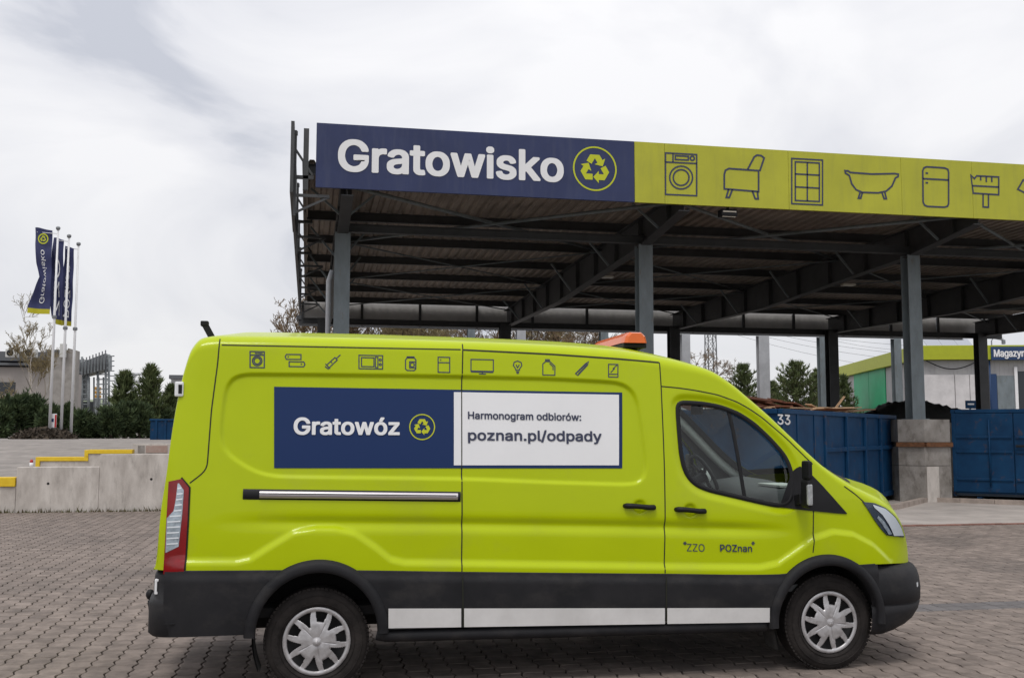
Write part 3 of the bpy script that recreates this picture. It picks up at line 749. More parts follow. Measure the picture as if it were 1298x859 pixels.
H33 = 2.22; far = np.array([15.42, 25.02]); L33 = 9.0
o33 = far - e45*L33
ct, z0 = container('waste_container', 'blue steel waste container numbered 33, heaped with boards', o33, L33, 2.45, H33, 'blue open waste containers')
ribx = [L33-0.07, L33-1.62, L33-3.07, L33-4.65, L33-6.3]
for x in ribx: MB().bbox((x-0.05, -0.075, z0+0.1), (x+0.05, -0.001, H33-0.1), 0.015).build('rib', M['contblue'], ct)
MB().bbox((L33-6.25, -0.06, 1.33), (L33-0.12, -0.002, 1.43), 0.015).build('side_rail', M['contblue'], ct)
MB().bbox((0.05, -0.03, z0+0.1), (L33-6.36, -0.002, H33-0.1), 0.008).build('flush_panel', M['contblue'], ct)
for x in (0.9, 2.0): MB().bbox((x-0.05, -0.05, z0+0.1), (x+0.05, -0.031, H33-0.1), 0.008).build('rib', M['contblue'], ct)
# number 33 on the flush panel: place from the photo on the container's side plane
def on_side(px, py):
    d = ray(px, py); n = np.array([N1[0], N1[1], 0]); p0 = np.array([far[0], far[1], 0]) + n*0.032
    tt = ((p0-np.array([0, 0, CAM_H]))@n)/(d@n); Pw = np.array([0, 0, CAM_H]) + d*tt
    rel_ = Pw[:2]-o33; return float(rel_@e45), float(Pw[2])
a, b, c = on_side(985, 538), on_side(1001, 538), on_side(993, 525)
V2, F2, rb = fit_text('33', 0.03, a[0], b[0], a[1], c[1], '3')
thick_print(V2, F2, rb, lambda v, o: np.stack([v[:, 0], -0.036-o, v[:, 1]], 1), 0.001).build('number_lettering', M['white'], ct)

oR = np.array([16.42, 23.92]) + N1*2.45
cr_, z0 = container('waste_container', 'blue steel waste container with closed end doors right of the concrete pier', oR, 6.5, 2.45, 2.36, 'blue open waste containers')
for y0, y1 in ((0.03, 1.02), (1.04, 2.42)):
    dr = MB().bbox((-0.05, y0, z0+0.1), (-0.005, y1, 2.25), 0.012).build('end_door', M['contblue'], cr_)
    for z in (0.55, 1.25, 1.62): MB().bbox((-0.085, y0+0.03, z), (-0.052, y1-0.03, z+0.07), 0.01).build('door_rib', M['contblue'], dr)
    MB().tube([(-0.10, y0+0.55, 0.4), (-0.10, y0+0.55, 2.1)], 0.022, 8).build('lock_bar', M['contblue'], dr)
MB().bbox((-0.15, 0.72, 1.40), (-0.11, 0.98, 1.46), 0.008).build('lock_handle', M['black'], cr_)
for y in (-0.03, 2.38): MB().bbox((-0.07, y, z0+0.1), (0.02, y+0.10, 2.26), 0.012).build('corner_post', M['contblue'], cr_)
# small blue plate above the right container
q = at(1230, 513, 25.2); lb = thing('blue_plate', 'small blue notice with white line above the right container', 'sign', tuple(q))
MB().bbox((-0.16, -0.02, -0.1), (0.16, 0.0, 0.12), 0.008).build('plate', M['contblue'], lb); MB().box((-0.10, -0.024, 0.0), (0.10, -0.021, 0.045)).build('white_bar', M['white'], lb)
MB().box((-0.02, 0.002, -0.3), (0.02, 0.03, 0.05)).build('plate_post', M['steel'], lb)
# third container deep in the left bay (seen through the cab)
container('waste_container', 'blue steel waste container mostly hidden behind the van cab', np.array([3.2, 21.0]), 7.0, 2.45, 2.1, 'blue open waste containers')

# concrete pier between the containers, made of stacked blocks with a rusty timber
pier = thing('concrete_pier', 'stacked concrete block pier with a rusty timber, under the canopy column', 'pier', (15.75, 24.7, 0))
PA, PB, PD = at(1138.5, 560, 24.15)[:2], at(1172, 560, 23.72)[:2], at(1204.5, 560, 23.80)[:2]
back = [tuple(PD+np.array([0.45, 1.2])), tuple(PA+np.array([0.55, 2.0]))]
def pier_block(z0, z1, x_=0.0):
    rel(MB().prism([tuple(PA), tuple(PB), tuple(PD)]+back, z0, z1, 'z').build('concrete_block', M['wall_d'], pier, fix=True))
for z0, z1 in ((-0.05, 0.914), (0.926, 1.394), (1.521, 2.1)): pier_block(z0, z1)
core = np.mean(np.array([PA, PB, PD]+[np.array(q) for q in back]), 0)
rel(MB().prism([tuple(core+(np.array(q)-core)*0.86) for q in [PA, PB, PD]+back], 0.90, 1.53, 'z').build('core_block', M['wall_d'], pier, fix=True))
for a, b in ((PA-(PB-PA)*0.06, PB), (PB, PD+(PD-PB)*0.03)):
    rel(MB().beam((a[0], a[1]-0.0, 1.457), (b[0], b[1]-0.0, 1.457), 0.15, 0.115).build('timber', M['rust'], pier))
fa, fb = PB+(PD-PB)*0.03, PB+(PD-PB)*0.5
rel(MB().prism([(fa[0], fa[1]-0.02), (fb[0], fb[1]-0.02), (fb[0], fb[1]+0.2), (fa[0], fa[1]+0.2)], 0.0, 0.90, 'z').build('facing_slab', M['wall'], pier, fix=True))

# waste wood on container 33
def board(i, px, py, depth_off, ln_, wd_, th, ang, tilt, m_, nm='scrap_board'):
    s = on_side(px, py)                      # where the sight line meets the container's side plane
    base = o33 + e45*s[0]
    p = base - N1*depth_off
    o = MB().bbox((-ln_/2, -wd_/2, -th/2), (ln_/2, wd_/2, th/2), 0.004).build(nm, m_)
    d = math.hypot(p[0], p[1])/math.hypot(base[0], base[1])
    z = CAM_H + (s[1]-CAM_H)*d
    o.location = (p[0], p[1], z); o.rotation_euler = (tilt[0], tilt[1], ang); return o
random.seed(11)
for i in range(30):
    px = random.uniform(962, 1052); lay = random.uniform(0, 1)
    py = 516.5 - lay*12 + (px-962)*0.035
    o = board(i, px, py, random.uniform(0.6, 1.8), random.uniform(1.3, 2.2), random.uniform(0.12, 0.4), random.uniform(0.02, 0.05), math.radians(45+random.gauss(0, 10)), (random.gauss(0, .08), random.gauss(0, .04)), M['woodB'])
    tag(o, 'dark red-brown scrap board lying on the heap in container 33', 'board', 'dark scrap boards in container 33')
for i in range(26):
    px = random.uniform(985, 1122) if i % 3 else random.uniform(1040, 1105); lay = random.uniform(0, 1)
    py = 517.5 - lay*(3+ (px > 1040)*4) + (px-962)*0.05
    o = board(i, px, py, random.uniform(0.45, 1.0), random.uniform(0.8, 1.6), random.uniform(0.10, 0.3), random.uniform(0.018, 0.03), math.radians(45+random.gauss(0, 14)), (random.gauss(0, .12), random.gauss(0, .06)), M['woodA'])
    tag(o, 'pale bare scrap board lying on the heap in container 33', 'board', 'pale scrap boards in container 33')
o = board(0, 1092, 510.5, 0.5, 0.42, 0.09, 0.022, math.radians(-12), (0.2, math.radians(-52)), M['woodA'])
tag(o, 'pale board sticking up at a slant from the wood in container 33', 'board', 'pale scrap boards in container 33')
# waste fill so that the boards rest on something
fill = MB().box((0.1, 0.1, 0.23), (L33-0.1, 2.35, 2.02)).build('board_heap_core', M['woodB']); fill.location = (o33[0], o33[1], 0); fill.rotation_euler = (0, 0, math.radians(45))
tag(fill, 'mass of broken boards filling container 33 below its rim', 'wood waste', kind='stuff')

# dark tarpaulin heap on the platform behind the pier
g = np.zeros((26, 14, 3)); YT = 34.0
tops = [(1108, 521), (1118, 514), (1126, 510.5), (1147, 508), (1160, 507.5), (1172, 508.5), (1190, 513.5), (1208, 518.5), (1218, 521), (1226, 523)]
tx = [at(px, py, YT)[0] for px, py in tops]; tz = [at(px, py, YT)[2] for px, py in tops]
for i, u in enumerate(np.linspace(tx[0]-0.2, tx[-1]+0.3, 26)):
    h_ = np.interp(u, tx, tz)
    for j, v in enumerate(np.linspace(0, 1, 14)):
        zz_ = 2.03 + (h_-2.03)*math.sin(math.pi*min(1, max(0, v)))**0.6
        g[i, j] = (u+0.05*math.sin(9*v+i), YT-1.2+2.4*v, zz_+(0.03*math.sin(i*1.3+j*2.1)+0.05*math.sin(i*2.9+j*0.7))*(0 < j < 13))
tag(MB().grid(g).build('tarpaulin_heap', M['tarp']), 'black tarpaulin covered heap on the platform behind the concrete pier', 'tarpaulin')

# ------------------------------------------------------------------ warehouse
A = np.array([35.0, 54.0]); B = np.array([40.3, 72.0])
dL = (B-A)/np.linalg.norm(B-A); dR = np.array([dL[1], -dL[0]])
wh = thing('warehouse', 'grey warehouse with lime fascia and blue sign beyond the containers', 'warehouse', (A[0], A[1], 2.0), math.atan2(dR[1], dR[0]))
# local frame: x along the front face (to the right), y along the receding side
LS = float(np.linalg.norm(B-A)); WF = 16.0; ZB = 4.0; ZT = 4.83
MB().box((0, 0, -0.5), (WF, LS, ZB-0.02)).build('wall', M['corrug'], wh)
mb = MB()
for k in range(60): mb.box((0.1+k*0.26, -0.018, -0.4), (0.17+k*0.26, -0.001, ZB-0.03))
mb.build('cladding_ribs', M['corrug'], wh)
MB().bbox((-0.35, -0.35, ZB), (WF+0.3, -0.05, ZT), 0.02).build('front_fascia', M['limefascia'], wh)
MB().bbox((-0.351, -0.049, ZB), (-0.05, LS+0.3, ZT), 0.02).build('side_fascia', M['limefascia'], wh)
MB().box((-0.04, -0.045, ZB), (WF, LS, ZT-0.2)).build('roof', M['flatroof'], wh)
def wloc(px, py, face):
    d = ray(px, py); n = np.array([*( -dL if face == 'f' else -dR), 0]); p0 = np.array([A[0], A[1], 0])
    tt = ((p0-np.array([0, 0, CAM_H]))@n)/(d@n); Q = np.array([0, 0, CAM_H])+d*tt
    r_ = Q[:2]-A; return float(r_@dR), float(r_@dL), float(Q[2]-2.0)
a, b = wloc(1083, 473, 's'), wloc(1124, 512, 's')
ya, yb = sorted((a[1], b[1])); ym = 0.5*(ya+yb)
for u, v in ((ya, ym-0.03), (ym+0.03, yb)): MB().bbox((-0.06, u, -0.2), (-0.002, v, a[2]), 0.01).build('green_door_leaf', M['greendoor'], wh)
a, b = wloc(1170, 475, 'f'), wloc(1242, 520, 'f'); xm = a[0]+(b[0]-a[0])*0.56
for u, v in ((a[0], xm-0.02), (xm+0.02, b[0]-0.55), (b[0]-0.52, b[0])): MB().bbox((u, -0.09, -0.2), (v, -0.02, a[2]), 0.01).build('pale_sheet_panel', M['whitepanel'], wh)
a, b = wloc(1255, 476, 'f'), wloc(1289, 520, 'f')
MB().bbox((a[0]+0.35, -0.08, -0.3), (b[0]-0.1, -0.02, a[2]), 0.01).build('grey_door', M['steel'], wh)
MB().bbox((a[0]-0.0, -0.10, -0.3), (a[0]+0.33, -0.019, a[2]+0.1), 0.01).build('blue_door_post', M['bluesign'], wh)
MB().bbox((b[0]-0.09, -0.12, -0.3), (b[0]+0.08, -0.019, a[2]+0.5), 0.01).build('white_door_post', M['white'], wh)
MB().bbox((b[0]+0.1, -0.07, -0.3), (b[0]+3.0, -0.02, a[2]+0.25), 0.01).build('dark_doorway', M['windowd'], wh)
MB().tube([(a[0]-0.05, -0.12, -0.3), (a[0]-0.05, -0.12, ZB)], 0.05, 8).build('downpipe', M['bluesign'], wh)
a, b = wloc(1252.5, 440, 'f'), wloc(1305, 456.5, 'f')
sg = MB().bbox((a[0], -0.45, b[2]), (b[0]+0.35, -0.352, a[2]), 0.012).build('sign_panel', M['bluesign'], wh)
c, d_, tpp = wloc(1256, 453, 'f'), wloc(1295.5, 453, 'f'), wloc(1256, 443.5, 'f')
V2, F2, rb = fit_text('Magazyn', 0.04, c[0], d_[0], c[2], tpp[2], 'M')
thick_print(V2, F2, rb, lambda v, o: np.stack([v[:, 0], -0.458-o, v[:, 1]], 1), 0.002).build('lettering', M['white'], sg)
a, b = wloc(1172, 455, 'f'), wloc(1238, 455, 'f')
pts = [(a[0]+(b[0]-a[0])*t, -0.3, ZB-0.05-0.5*math.sin(math.pi*t)) for t in np.linspace(0, 1, 12)]
MB().tube(pts, 0.035, 6).build('sagging_cable', M['black'], wh)
a, b = wloc(1180, 436, 'f'), wloc(1240, 436, 'f')
for k in range(3):
    u = a[0]+(b[0]-a[0])*k/3; v = a[0]+(b[0]-a[0])*(k+0.94)/3
    MB().add([(u, 0.3, ZT-0.15), (v, 0.3, ZT-0.15), (v, 1.6, ZT+0.55), (u, 1.6, ZT+0.55), (u, 0.3, ZT-0.19), (v, 0.3, ZT-0.19), (v, 1.6, ZT+0.51), (u, 1.6, ZT+0.51)],
             [(0,1,2,3),(7,6,5,4),(0,4,5,1),(1,5,6,2),(2,6,7,3),(3,7,4,0)]).build('solar_panel', M['solar'], wh)
# ------------------------------------------------------------------ trees
def tuft(V, F_, p, ax, ln_, wd, n, spread, R):
    """a spray of thin leaf blades round the direction ax"""
    ax = np.array(ax, float); ax /= np.linalg.norm(ax)+1e-9
    for _ in range(n):
        d = ax + R.normal(0, spread, 3); d /= np.linalg.norm(d)+1e-9
        s = np.cross(d, R.normal(0, 1, 3)); s /= np.linalg.norm(s)+1e-9
        l = ln_*R.uniform(0.6, 1.2); b = len(V)
        V.append(p - s*wd*0.5); V.append(p + s*wd*0.5); V.append(p + d*l*0.6 + s*wd*0.5); V.append(p + d*l)
        F_.append((b, b+1, b+2, b+3))
def pine_mesh(h, r, seed, n_wh=15, dens=1.0, blade=0.3, low=0.06):
    R = np.random.default_rng(seed); V, F_ = [], []; tr = MB()
    pts = [(0.03*h*math.sin(k*1.1+seed)*0.25, 0.03*h*math.cos(k*0.9)*0.2, h*k/6*0.97) for k in range(7)]
    tr.tube(pts, [0.028*h*(1-k/6.3) for k in range(7)], 7)
    for k in range(n_wh):
        t = low + (1-low)*(k+R.uniform(-0.3, 0.3))/n_wh; t = min(max(t, low), 0.97); z = h*t
        prof = (1-t)**0.75 if t > 0.25 else (0.80 + 0.2*t/0.25)
        L_ = r*prof*1.05
        nb = int(R.integers(6, 9)); a0 = R.uniform(0, 6.28)
        for q in range(nb):
            a = a0 + 6.283*q/nb + R.uniform(-.3, .3); l = L_*R.uniform(0.6, 1.2)
            dirv = np.array([math.cos(a), math.sin(a), 0.32+0.5*t])
            tr.tube([(0, 0, z), tuple(np.array([0, 0, z])+dirv*l*0.95)], [0.007*h*(1-t)+0.008, 0.006], 4, cap=False)
            ns = max(3, int(l/(blade*0.42)*dens))
            for s in range(ns):
                f = (s+0.6)/ns
                p = np.array([0, 0, z]) + dirv*l*f + R.normal(0, 0.035*h*0.5, 3)*0.5
                up = dirv*0.6 + np.array([0, 0, 0.9])
                tuft(V, F_, p, up, blade, blade*0.16, 9, 0.42, R)
    for s in range(6): tuft(V, F_, np.array([0, 0, h*(0.9+0.015*s)]), (0, 0, 1), blade*0.9, blade*0.16, 8, 0.3, R)
    return tr, V, F_
def pine(label, loc, h, r, seed, group='young pines', **kw):
    t = thing('pine_tree', label, 'tree', loc, random.uniform(0, 6), group)
    tr, V, F_ = pine_mesh(h, r, seed, **kw)
    tr.build('trunk', M['bark'], t); MB().add(V, F_).build('crown', M['pine'], t); return t
def bush(label, loc, h, r, seed, group, n=420, blade=0.34, m_='thuja'):
    """dense evergreen bush: sprays all through a lumpy volume"""
    R = np.random.default_rng(seed); V, F_ = [], []
    t = thing('evergreen_shrub', label, 'shrub', loc, 0, group)
    tr = MB().tube([(0, 0, -0.1), (0.03, 0.02, h*0.4), (0, 0.05, h*0.8)], [0.09, 0.07, 0.02], 7)
    lob = [(R.uniform(-.45, .45)*r, R.uniform(-.35, .35)*r, R.uniform(.3, .75)*h, R.uniform(.42, .62)*r, R.uniform(.25, .42)*h) for _ in range(6)]
    for k in range(n):
        if k % 3 == 0: cx_, cy_, cz_, lr, lh = 0, 0, h*0.48, r*0.85, h*0.5
        else: cx_, cy_, cz_, lr, lh = lob[int(R.integers(len(lob)))]
        d = R.normal(0, 1, 3); d /= np.linalg.norm(d); q = R.uniform(0.55, 1.0)
        p = np.array([cx_+d[0]*lr*q, cy_+d[1]*lr*q, max(0.08, cz_+d[2]*lh*q)])
        tuft(V, F_, p, d*0.8+np.array([0, 0, 0.75]), blade, blade*0.2, 8, 0.45, R)
    for k in range(5):
        l = lob[k]; tr.tube([(0, 0, h*0.2), (l[0], l[1], l[2])], [0.05, 0.015], 5, cap=False)
    tr.build('stem', M['bark'], t); MB().add(V, F_).build('foliage', M[m_], t); return t
def bare_tree(label, loc, h, spread, seed, levels=5, m_='twig', bark='bark', cat='tree', group='bare trees', up=0.5, trunk_f=0.3, r0=None, fine=0.006, kids=(3, 5)):
    R = np.random.default_rng(seed); tr, tw = MB(), MB(); t = thing('bare_tree', label, cat, loc, 0, group)
    def grow(p, d, l, r, lev):
        n = 4; pts = [p]; q = p.copy(); dd = d.copy()
        for k in range(n):
            dd = dd + R.normal(0, 0.10+0.03*lev, 3); dd[2] += 0.04*up; dd /= np.linalg.norm(dd); q = q + dd*l/n; pts.append(q.copy())
        tgt = tr if lev < 2 else tw
        tgt.tube(pts, [max(fine, r*(1-0.6*k/n)) for k in range(n+1)], 7 if lev == 0 else (5 if lev == 1 else 3), cap=False)
        if lev >= levels: return
        for _ in range(int(R.integers(kids[0], kids[1]+1)) + (2 if lev == 0 else 0)):
            f = R.uniform(0.35, 1.0) if lev else R.uniform(trunk_f, 1.0)
            i = min(n-1, int(f*n)); b = pts[i] + (pts[i+1]-pts[i])*(f*n-i)
            nd = dd*0.55 + R.normal(0, 0.62*spread, 3); nd[2] += 0.3*up; nd /= np.linalg.norm(nd)
            grow(b, nd, l*R.uniform(0.42, 0.68), max(fine, r*R.uniform(0.35, 0.55)), lev+1)
    grow(np.zeros(3), np.array([0, 0, 1.0]), h*0.62, r0 or h*0.016, 0)
    tr.build('trunk', M[bark], t); tw.build('crown', M[m_], t); return t

# pines and bare tree seen under the canopy on the right
for k, (px, top, wpx, Y, lab) in enumerate(((942, 463, 30, 62, 'rounded young pine just right of the van roof under the canopy'),
        (1008, 460, 36, 58, 'largest young pine, between two pale columns above container 33'), (1036, 470, 16, 60, 'slim young pine beside the dark column above container 33'),
        (978, 486, 20, 61, 'low young pine left of the largest pine above container 33'), (1069, 476, 18, 66, 'young pine half hidden by the warehouse side'))):
    T = at(px, top, Y); b_ = at(px+wpx, top, Y); h = T[2]-2.0
    pine(lab, (T[0], Y, 2.0), float(h), float(b_[0]-T[0])*1.2, 20+k, 'young pines under the canopy', blade=0.34, n_wh=16)
T = at(905, 450, 70); bare_tree('bushy bare tree at the foot of the lattice pylon', (T[0], 70, 2.0), float(T[2]-2)*1.02, 1.0, 5, 5, 'twig', 'bark', group='bare trees', fine=0.012)
# bare trees over the van's roof
for k, (px, top, Y, sp, mm, lab) in enumerate(((398, 414, 66, 0.7, 'twig', 'bare tree at the left end of the canopy, over the van roof'), (450, 404, 68, 0.9, 'twig', 'bare tree just right of the first canopy column'),
        (512, 402, 64, 1.1, 'twig2', 'broad bare tree with ochre buds over the van roof'), (572, 404, 66, 1.1, 'twig2', 'bare tree left of the dark column pair over the van roof'),
        (622, 408, 70, 1.0, 'twig', 'bare tree between the two close columns over the van roof'), (495, 404, 70, 1.0, 'twig2', 'ochre bare tree second from the first canopy column'), (545, 403, 70, 1.0, 'twig2', 'ochre bare tree between the two broad bare trees'), (700, 410, 70, 1.1, 'twig2', 'ochre bare tree right of the dark middle column'), (715, 412, 68, 1.1, 'twig', 'bare tree left of the orange beacon'), (752, 418, 70, 1.0, 'twig', 'low bare tree right behind the orange beacon'))):
    T = at(px, top, Y); bare_tree(lab, (T[0], Y, 1.6), float(T[2]-1.6)*1.3, sp*0.75, 40+k, 5, mm, group='bare trees over the van roof', fine=0.017, kids=(4, 5), up=1.0)
# lattice pylon
T = at(902, 300, 140); base = at(902, 520, 140)
py_ = thing('pylon', 'tall lattice power pylon between the canopy columns', 'pylon', (base[0], 140, 2.0))
hb, ht = 0.75, 0.5; Hn = 34.0
for sx in (-1, 1):
    for sy in (-1, 1): MB().tube([(sx*hb, sy*hb, 0), (sx*ht*0.8, sy*ht*0.8, Hn)], 0.09, 5).build('leg', M['galv'], py_)
mb = MB(); nseg = 18
for k in range(nseg):
    z0, z1 = Hn*k/nseg, Hn*(k+1)/nseg; w0 = hb+(ht*0.8-hb)*z0/Hn; w1 = hb+(ht*0.8-hb)*z1/Hn
    for s_ in (-1, 1):
        mb.tube([(-w0, s_*w0, z0), (w1, s_*w1, z1)], 0.045, 4); mb.tube([(w0, s_*w0, z0), (-w1, s_*w1, z1)], 0.045, 4)
        mb.tube([(s_*w0, -w0, z0), (s_*w1, w1, z1)], 0.045, 4); mb.tube([(-w0, s_*w0, z0), (w0, s_*w0, z0)], 0.045, 4)
mb.build('lattice', M['galv'], py_)
MB().tube([(-6, 0, 27), (6, 0, 27)], 0.12, 5).tube([(-5, 0, 31), (5, 0, 31)], 0.12, 5).build('cross_arm', M['galv'], py_)
for k, ((x0, y0), (x1, y1)) in enumerate((((905, 416), (1180, 474)), ((905, 410), (1180, 460)), ((905, 404), (1180, 452)), ((905, 400), (1180, 440)), ((1000, 416), (1180, 446)))):
    a, b = at(x0, y0, 139), at(x1, y1, 120); pts = []
    for t in np.linspace(0, 1.6, 16):
        p = a + (b-a)*t; pts.append((p[0], p[1], p[2]-2.2*math.sin(math.pi*min(t, 1.0))*0.35))
    tag(MB().tube(pts, 0.02, 4).build('power_cable', M['black']), 'thin power cable sagging across the sky behind the canopy columns', 'cable', 'power cables')
# street lamp arm over the warehouse
q = at(1257, 438, 66); sl = thing('street_lamp', 'street lamp with a bent arm above the blue warehouse sign', 'lamp', (q[0], 66, 2.0))
hz = float(at(1257, 428.5, 66)[2]-2.0); al_ = float(at(1272, 430, 66)[0]-q[0])
MB().tube([(0, 0, 0), (0, 0, hz-0.2), (0.15, 0, hz), (al_, 0, hz-0.12)], 0.045, 8).build('post', M['galv'], sl)
MB().bbox((al_-0.1, -0.12, hz-0.42), (al_+0.08, 0.12, hz-0.1), 0.03).build('lamp_head', M['galv'], sl)

# ------------------------------------------------------------------ left background
# flagpoles
def flagpole(i, px, base_py, top_py, flag, label, flabel, txt):
    Y = 50.0+0.35*i; b_ = at(px, base_py, Y); T = at(px, top_py, Y); hgt = float(T[2]-b_[2])
    f = thing('flagpole', label, 'flagpole', tuple(b_), 0, 'white flagpoles')
    MB().tube([(0, 0, -0.2), (0, 0, hgt*0.5), (0, 0, hgt)], [0.068, 0.058, 0.042], 12).build('pole', M['pole'], f)
    MB().lathe([(0.0, hgt), (0.07, hgt), (0.10, hgt+0.05), (0.10, hgt+0.12), (0.05, hgt+0.16), (0, hgt+0.16)], 10).build('finial', M['galv'], f)
    zs_ = float(at(px, flag[-1][1]+4, Y)[2]-b_[2])
    MB().lathe([(0.095, zs_-0.09), (0.11, zs_-0.04), (0.095, zs_+0.05)], 10).build('clamp', M['galv'], f)
    MB().beam((0.0, 0, hgt-0.18), (-0.9 if i == 0 else -0.55, -0.02, hgt-0.14), 0.03, 0.03).build('flag_arm', M['pole'], f)
    # the flag: rows from top to bottom give the free edge; cloth folds in depth
    fl = thing('flag', flabel, 'flag', tuple(b_ + np.array([0, 0, hgt])), 0, 'navy flags with lime hems')
    nr, nc = 34, 18; G = np.zeros((nr, nc, 3)); fy = [q[1] for q in flag]; fxl = [q[0] for q in flag]; fxr = [q[2] for q in flag]
    for r in range(nr):
        yy = fy[0]+(fy[-1]-fy[0])*r/(nr-1); xl = np.interp(yy, fy, fxl); xr = np.interp(yy, fy, fxr)
        for c in range(nc):
            s = c/(nc-1); p = at(xr+(xl-xr)*s, yy - (1-s)*(-1.2) + s*0 - 5*s*(1-r/(nr-1))*0.6, Y)
            p = p + np.array([0, 0.16*math.sin(s*6.5+r*0.16+i)*s + 0.05*math.sin(r*0.5+i*2), 0]); G[r, c] = p - np.array(fl.location)
    cut = nr-3
    MB().grid(G[:cut+1]).build('cloth', M['flag'], fl); MB().grid(G[cut:]).build('hem', M['flagy'], fl)
    # reversed lettering running up the cloth (we see the flag's back)
    V2, F2, LY = lettering(txt); V2 = np.array(V2); V2[:, 0] = (V2[:, 0]-V2[:, 0].min())/(V2[:, 0].max()-V2[:, 0].min()); V2[:, 1] = (V2[:, 1]-V2[:, 1].min())/(V2[:, 1].max()-V2[:, 1].min())
    r0, r1, c0, c1 = (cut*0.93, cut*0.27, 0.60, 0.32) if i == 0 else (cut*0.95, cut*0.25, 0.72, 0.25)
    pts = []
    for (u, v), ly in zip(V2, LY):
        rr = r0+(r1-r0)*u; cc = (c0+(c1-c0)*v)*(nc-1); a, b2 = int(min(rr, nr-2)), int(min(cc, nc-2)); fr, fc2 = rr-a, cc-b2
        p = G[a, b2]*(1-fr)*(1-fc2)+G[a+1, b2]*fr*(1-fc2)+G[a, b2+1]*(1-fr)*fc2+G[a+1, b2+1]*fr*fc2
        pts.append(tuple(p + np.array([0, -0.03-0.002*ly, 0])))
    MB().add(pts, F2).build('lettering', M['white'], fl)
    if i == 0:
        V2, F2 = strokes([circ(0, 0, 1, 20)], 0.25); v3, f3 = recycle_faces(0.85)
        F2 = F2+[tuple(len(V2)+q for q in f_) for f_ in f3]; V2 = list(V2)+list(v3)
        cen = G[int(cut*0.14), int(nc*0.48)]; MB().add([tuple(cen+np.array([x*0.2, -0.14, y*0.22])) for x, y in V2], F2).build('emblem', M['limeink'], fl)
flagpole(0, 62.5, 553, 291, [(44.5, 291, 66.5), (43.5, 310, 66), (45, 335, 65.2), (50, 352, 64.8), (44, 370, 64.2), (36.5, 386, 63.6), (35.5, 397, 63.2)], 'leftmost of the three white flagpoles', 'navy flag with lime hem on the leftmost flagpole', 'Gratowisko')
flagpole(1, 77.0, 555, 301, [(67, 303, 81), (65, 320, 80.5), (64, 350, 80), (63.5, 380, 79), (66, 402, 78.5), (71, 411, 78)], 'middle one of the three white flagpoles', 'navy flag with lime hem on the middle flagpole', 'ZZO')
flagpole(2, 89.5, 558, 311, [(82, 314, 94), (82, 330, 93.5), (79, 355, 92.8), (78, 380, 92), (76.5, 405, 90.5), (76, 412, 90)], 'rightmost of the three white flagpoles', 'navy flag with lime hem on the rightmost flagpole', 'POZnan')
# mound of mulch at the flagpoles
R = np.random.default_rng(3); mc = at(48, 556, 50.3); mb = MB(); gr = np.zeros((40, 20, 3))
for i in range(40):
    for j in range(20):
        u, v = i/39*2-1, j/19*2-1; rr = math.hypot(u, v)
        zt = 0.62*max(0, 1-rr**2)**0.8 + R.normal(0, 0.035)*(rr < 0.97)
        gr[i, j] = (mc[0]+u*1.4+0.3, 50.2+v*1.4, 1.33+zt*0.75-(0.3 if rr > 1 else 0))
mb.grid(gr, False)
for k in range(1500):
    a, q = R.uniform(0, 6.28), math.sqrt(R.uniform(0, 1)); p = np.array([mc[0]+0.3+1.4*q*math.cos(a), 50.2+1.4*q*math.sin(a), 1.35+0.46*max(0, 1-q*q)**0.8])
    d = R.normal(0, 0.09, (3, 3)); mb.add([p+d[0], p+d[1], p+d[2]+np.array([0, 0, 0.04])], [(0, 1, 2)])
tag(mb.build('mulch_mound', M['mulch'], kind='stuff'), 'low mound of dark bark mulch round the flagpole feet', 'mulch')
# small red and white notice on the first flagpole
q = at(66, 533, 50.0); nb_ = thing('notice_board', 'small white and red notice behind the leftmost flagpole', 'notice', tuple(q))
MB().bbox((-0.17, 0.1, -0.32), (0.17, 0.13, 0.32), 0.01).build('board', M['white'], nb_)
MB().box((0.09, 0.085, -0.30), (0.165, 0.097, 0.28)).build('red_band', M['red'], nb_); MB().box((-0.13, 0.085, -0.05), (0.05, 0.097, 0.10)).build('blue_print', M['navyvan'], nb_)
MB().box((-0.03, 0.131, -1.0), (0.03, 0.16, 0.3)).build('notice_post', M['galv'], nb_)
# hedge of evergreen shrubs, pines behind
hedge = [(4, 506, 20, 55), (24, 500, 20, 55.5), (44, 503, 20, 56), (64, 514, 18, 55), (86, 516, 16, 55), (106, 522, 15, 54.5), (122, 528, 12, 55), (142, 516, 17, 54.5), (160, 512, 17, 55), (178, 514, 16, 55.5), (196, 510, 16, 57), (212, 520, 14, 57)]
wh_ = ['at the left picture edge', 'left of the flagpoles, second from the picture edge', 'just left of the leftmost flagpole', 'behind the leftmost and middle flagpoles', 'behind the rightmost flagpole', 'just right of the flagpoles', 'in the gap under the dark steel frame', 'left of the two pines', 'under the left pine', 'under the right pine', 'behind the small blue skip', 'next to the van tail behind the blue skip']
for k, (px, top, hw, Y) in enumerate(hedge):
    T = at(px, top, Y); b_ = at(px+hw, top, Y)
    bush('dark evergreen shrub ' + wh_[k], (T[0], Y, 1.38), float(T[2]-1.38), float(b_[0]-T[0])*0.95, 60+k, 'evergreen shrubs along the left boundary', n=330, blade=0.38)
for k, (px, top, hw, Y, lab) in enumerate(((159, 474, 22, 57.5, 'left one of the two pointed pines right of the steel frame'), (191, 466, 22, 57, 'right and taller one of the two pointed pines near the van tail'), (218, 490, 16, 58.5, 'small pine against the van tail'))):
    T = at(px, top, Y); b_ = at(px+hw, top, Y); pine(lab, (T[0], Y, 1.38), float(T[2]-1.38), float(b_[0]-T[0])*1.35, 80+k, 'pines left of the van', blade=0.42, n_wh=15, dens=1.2)
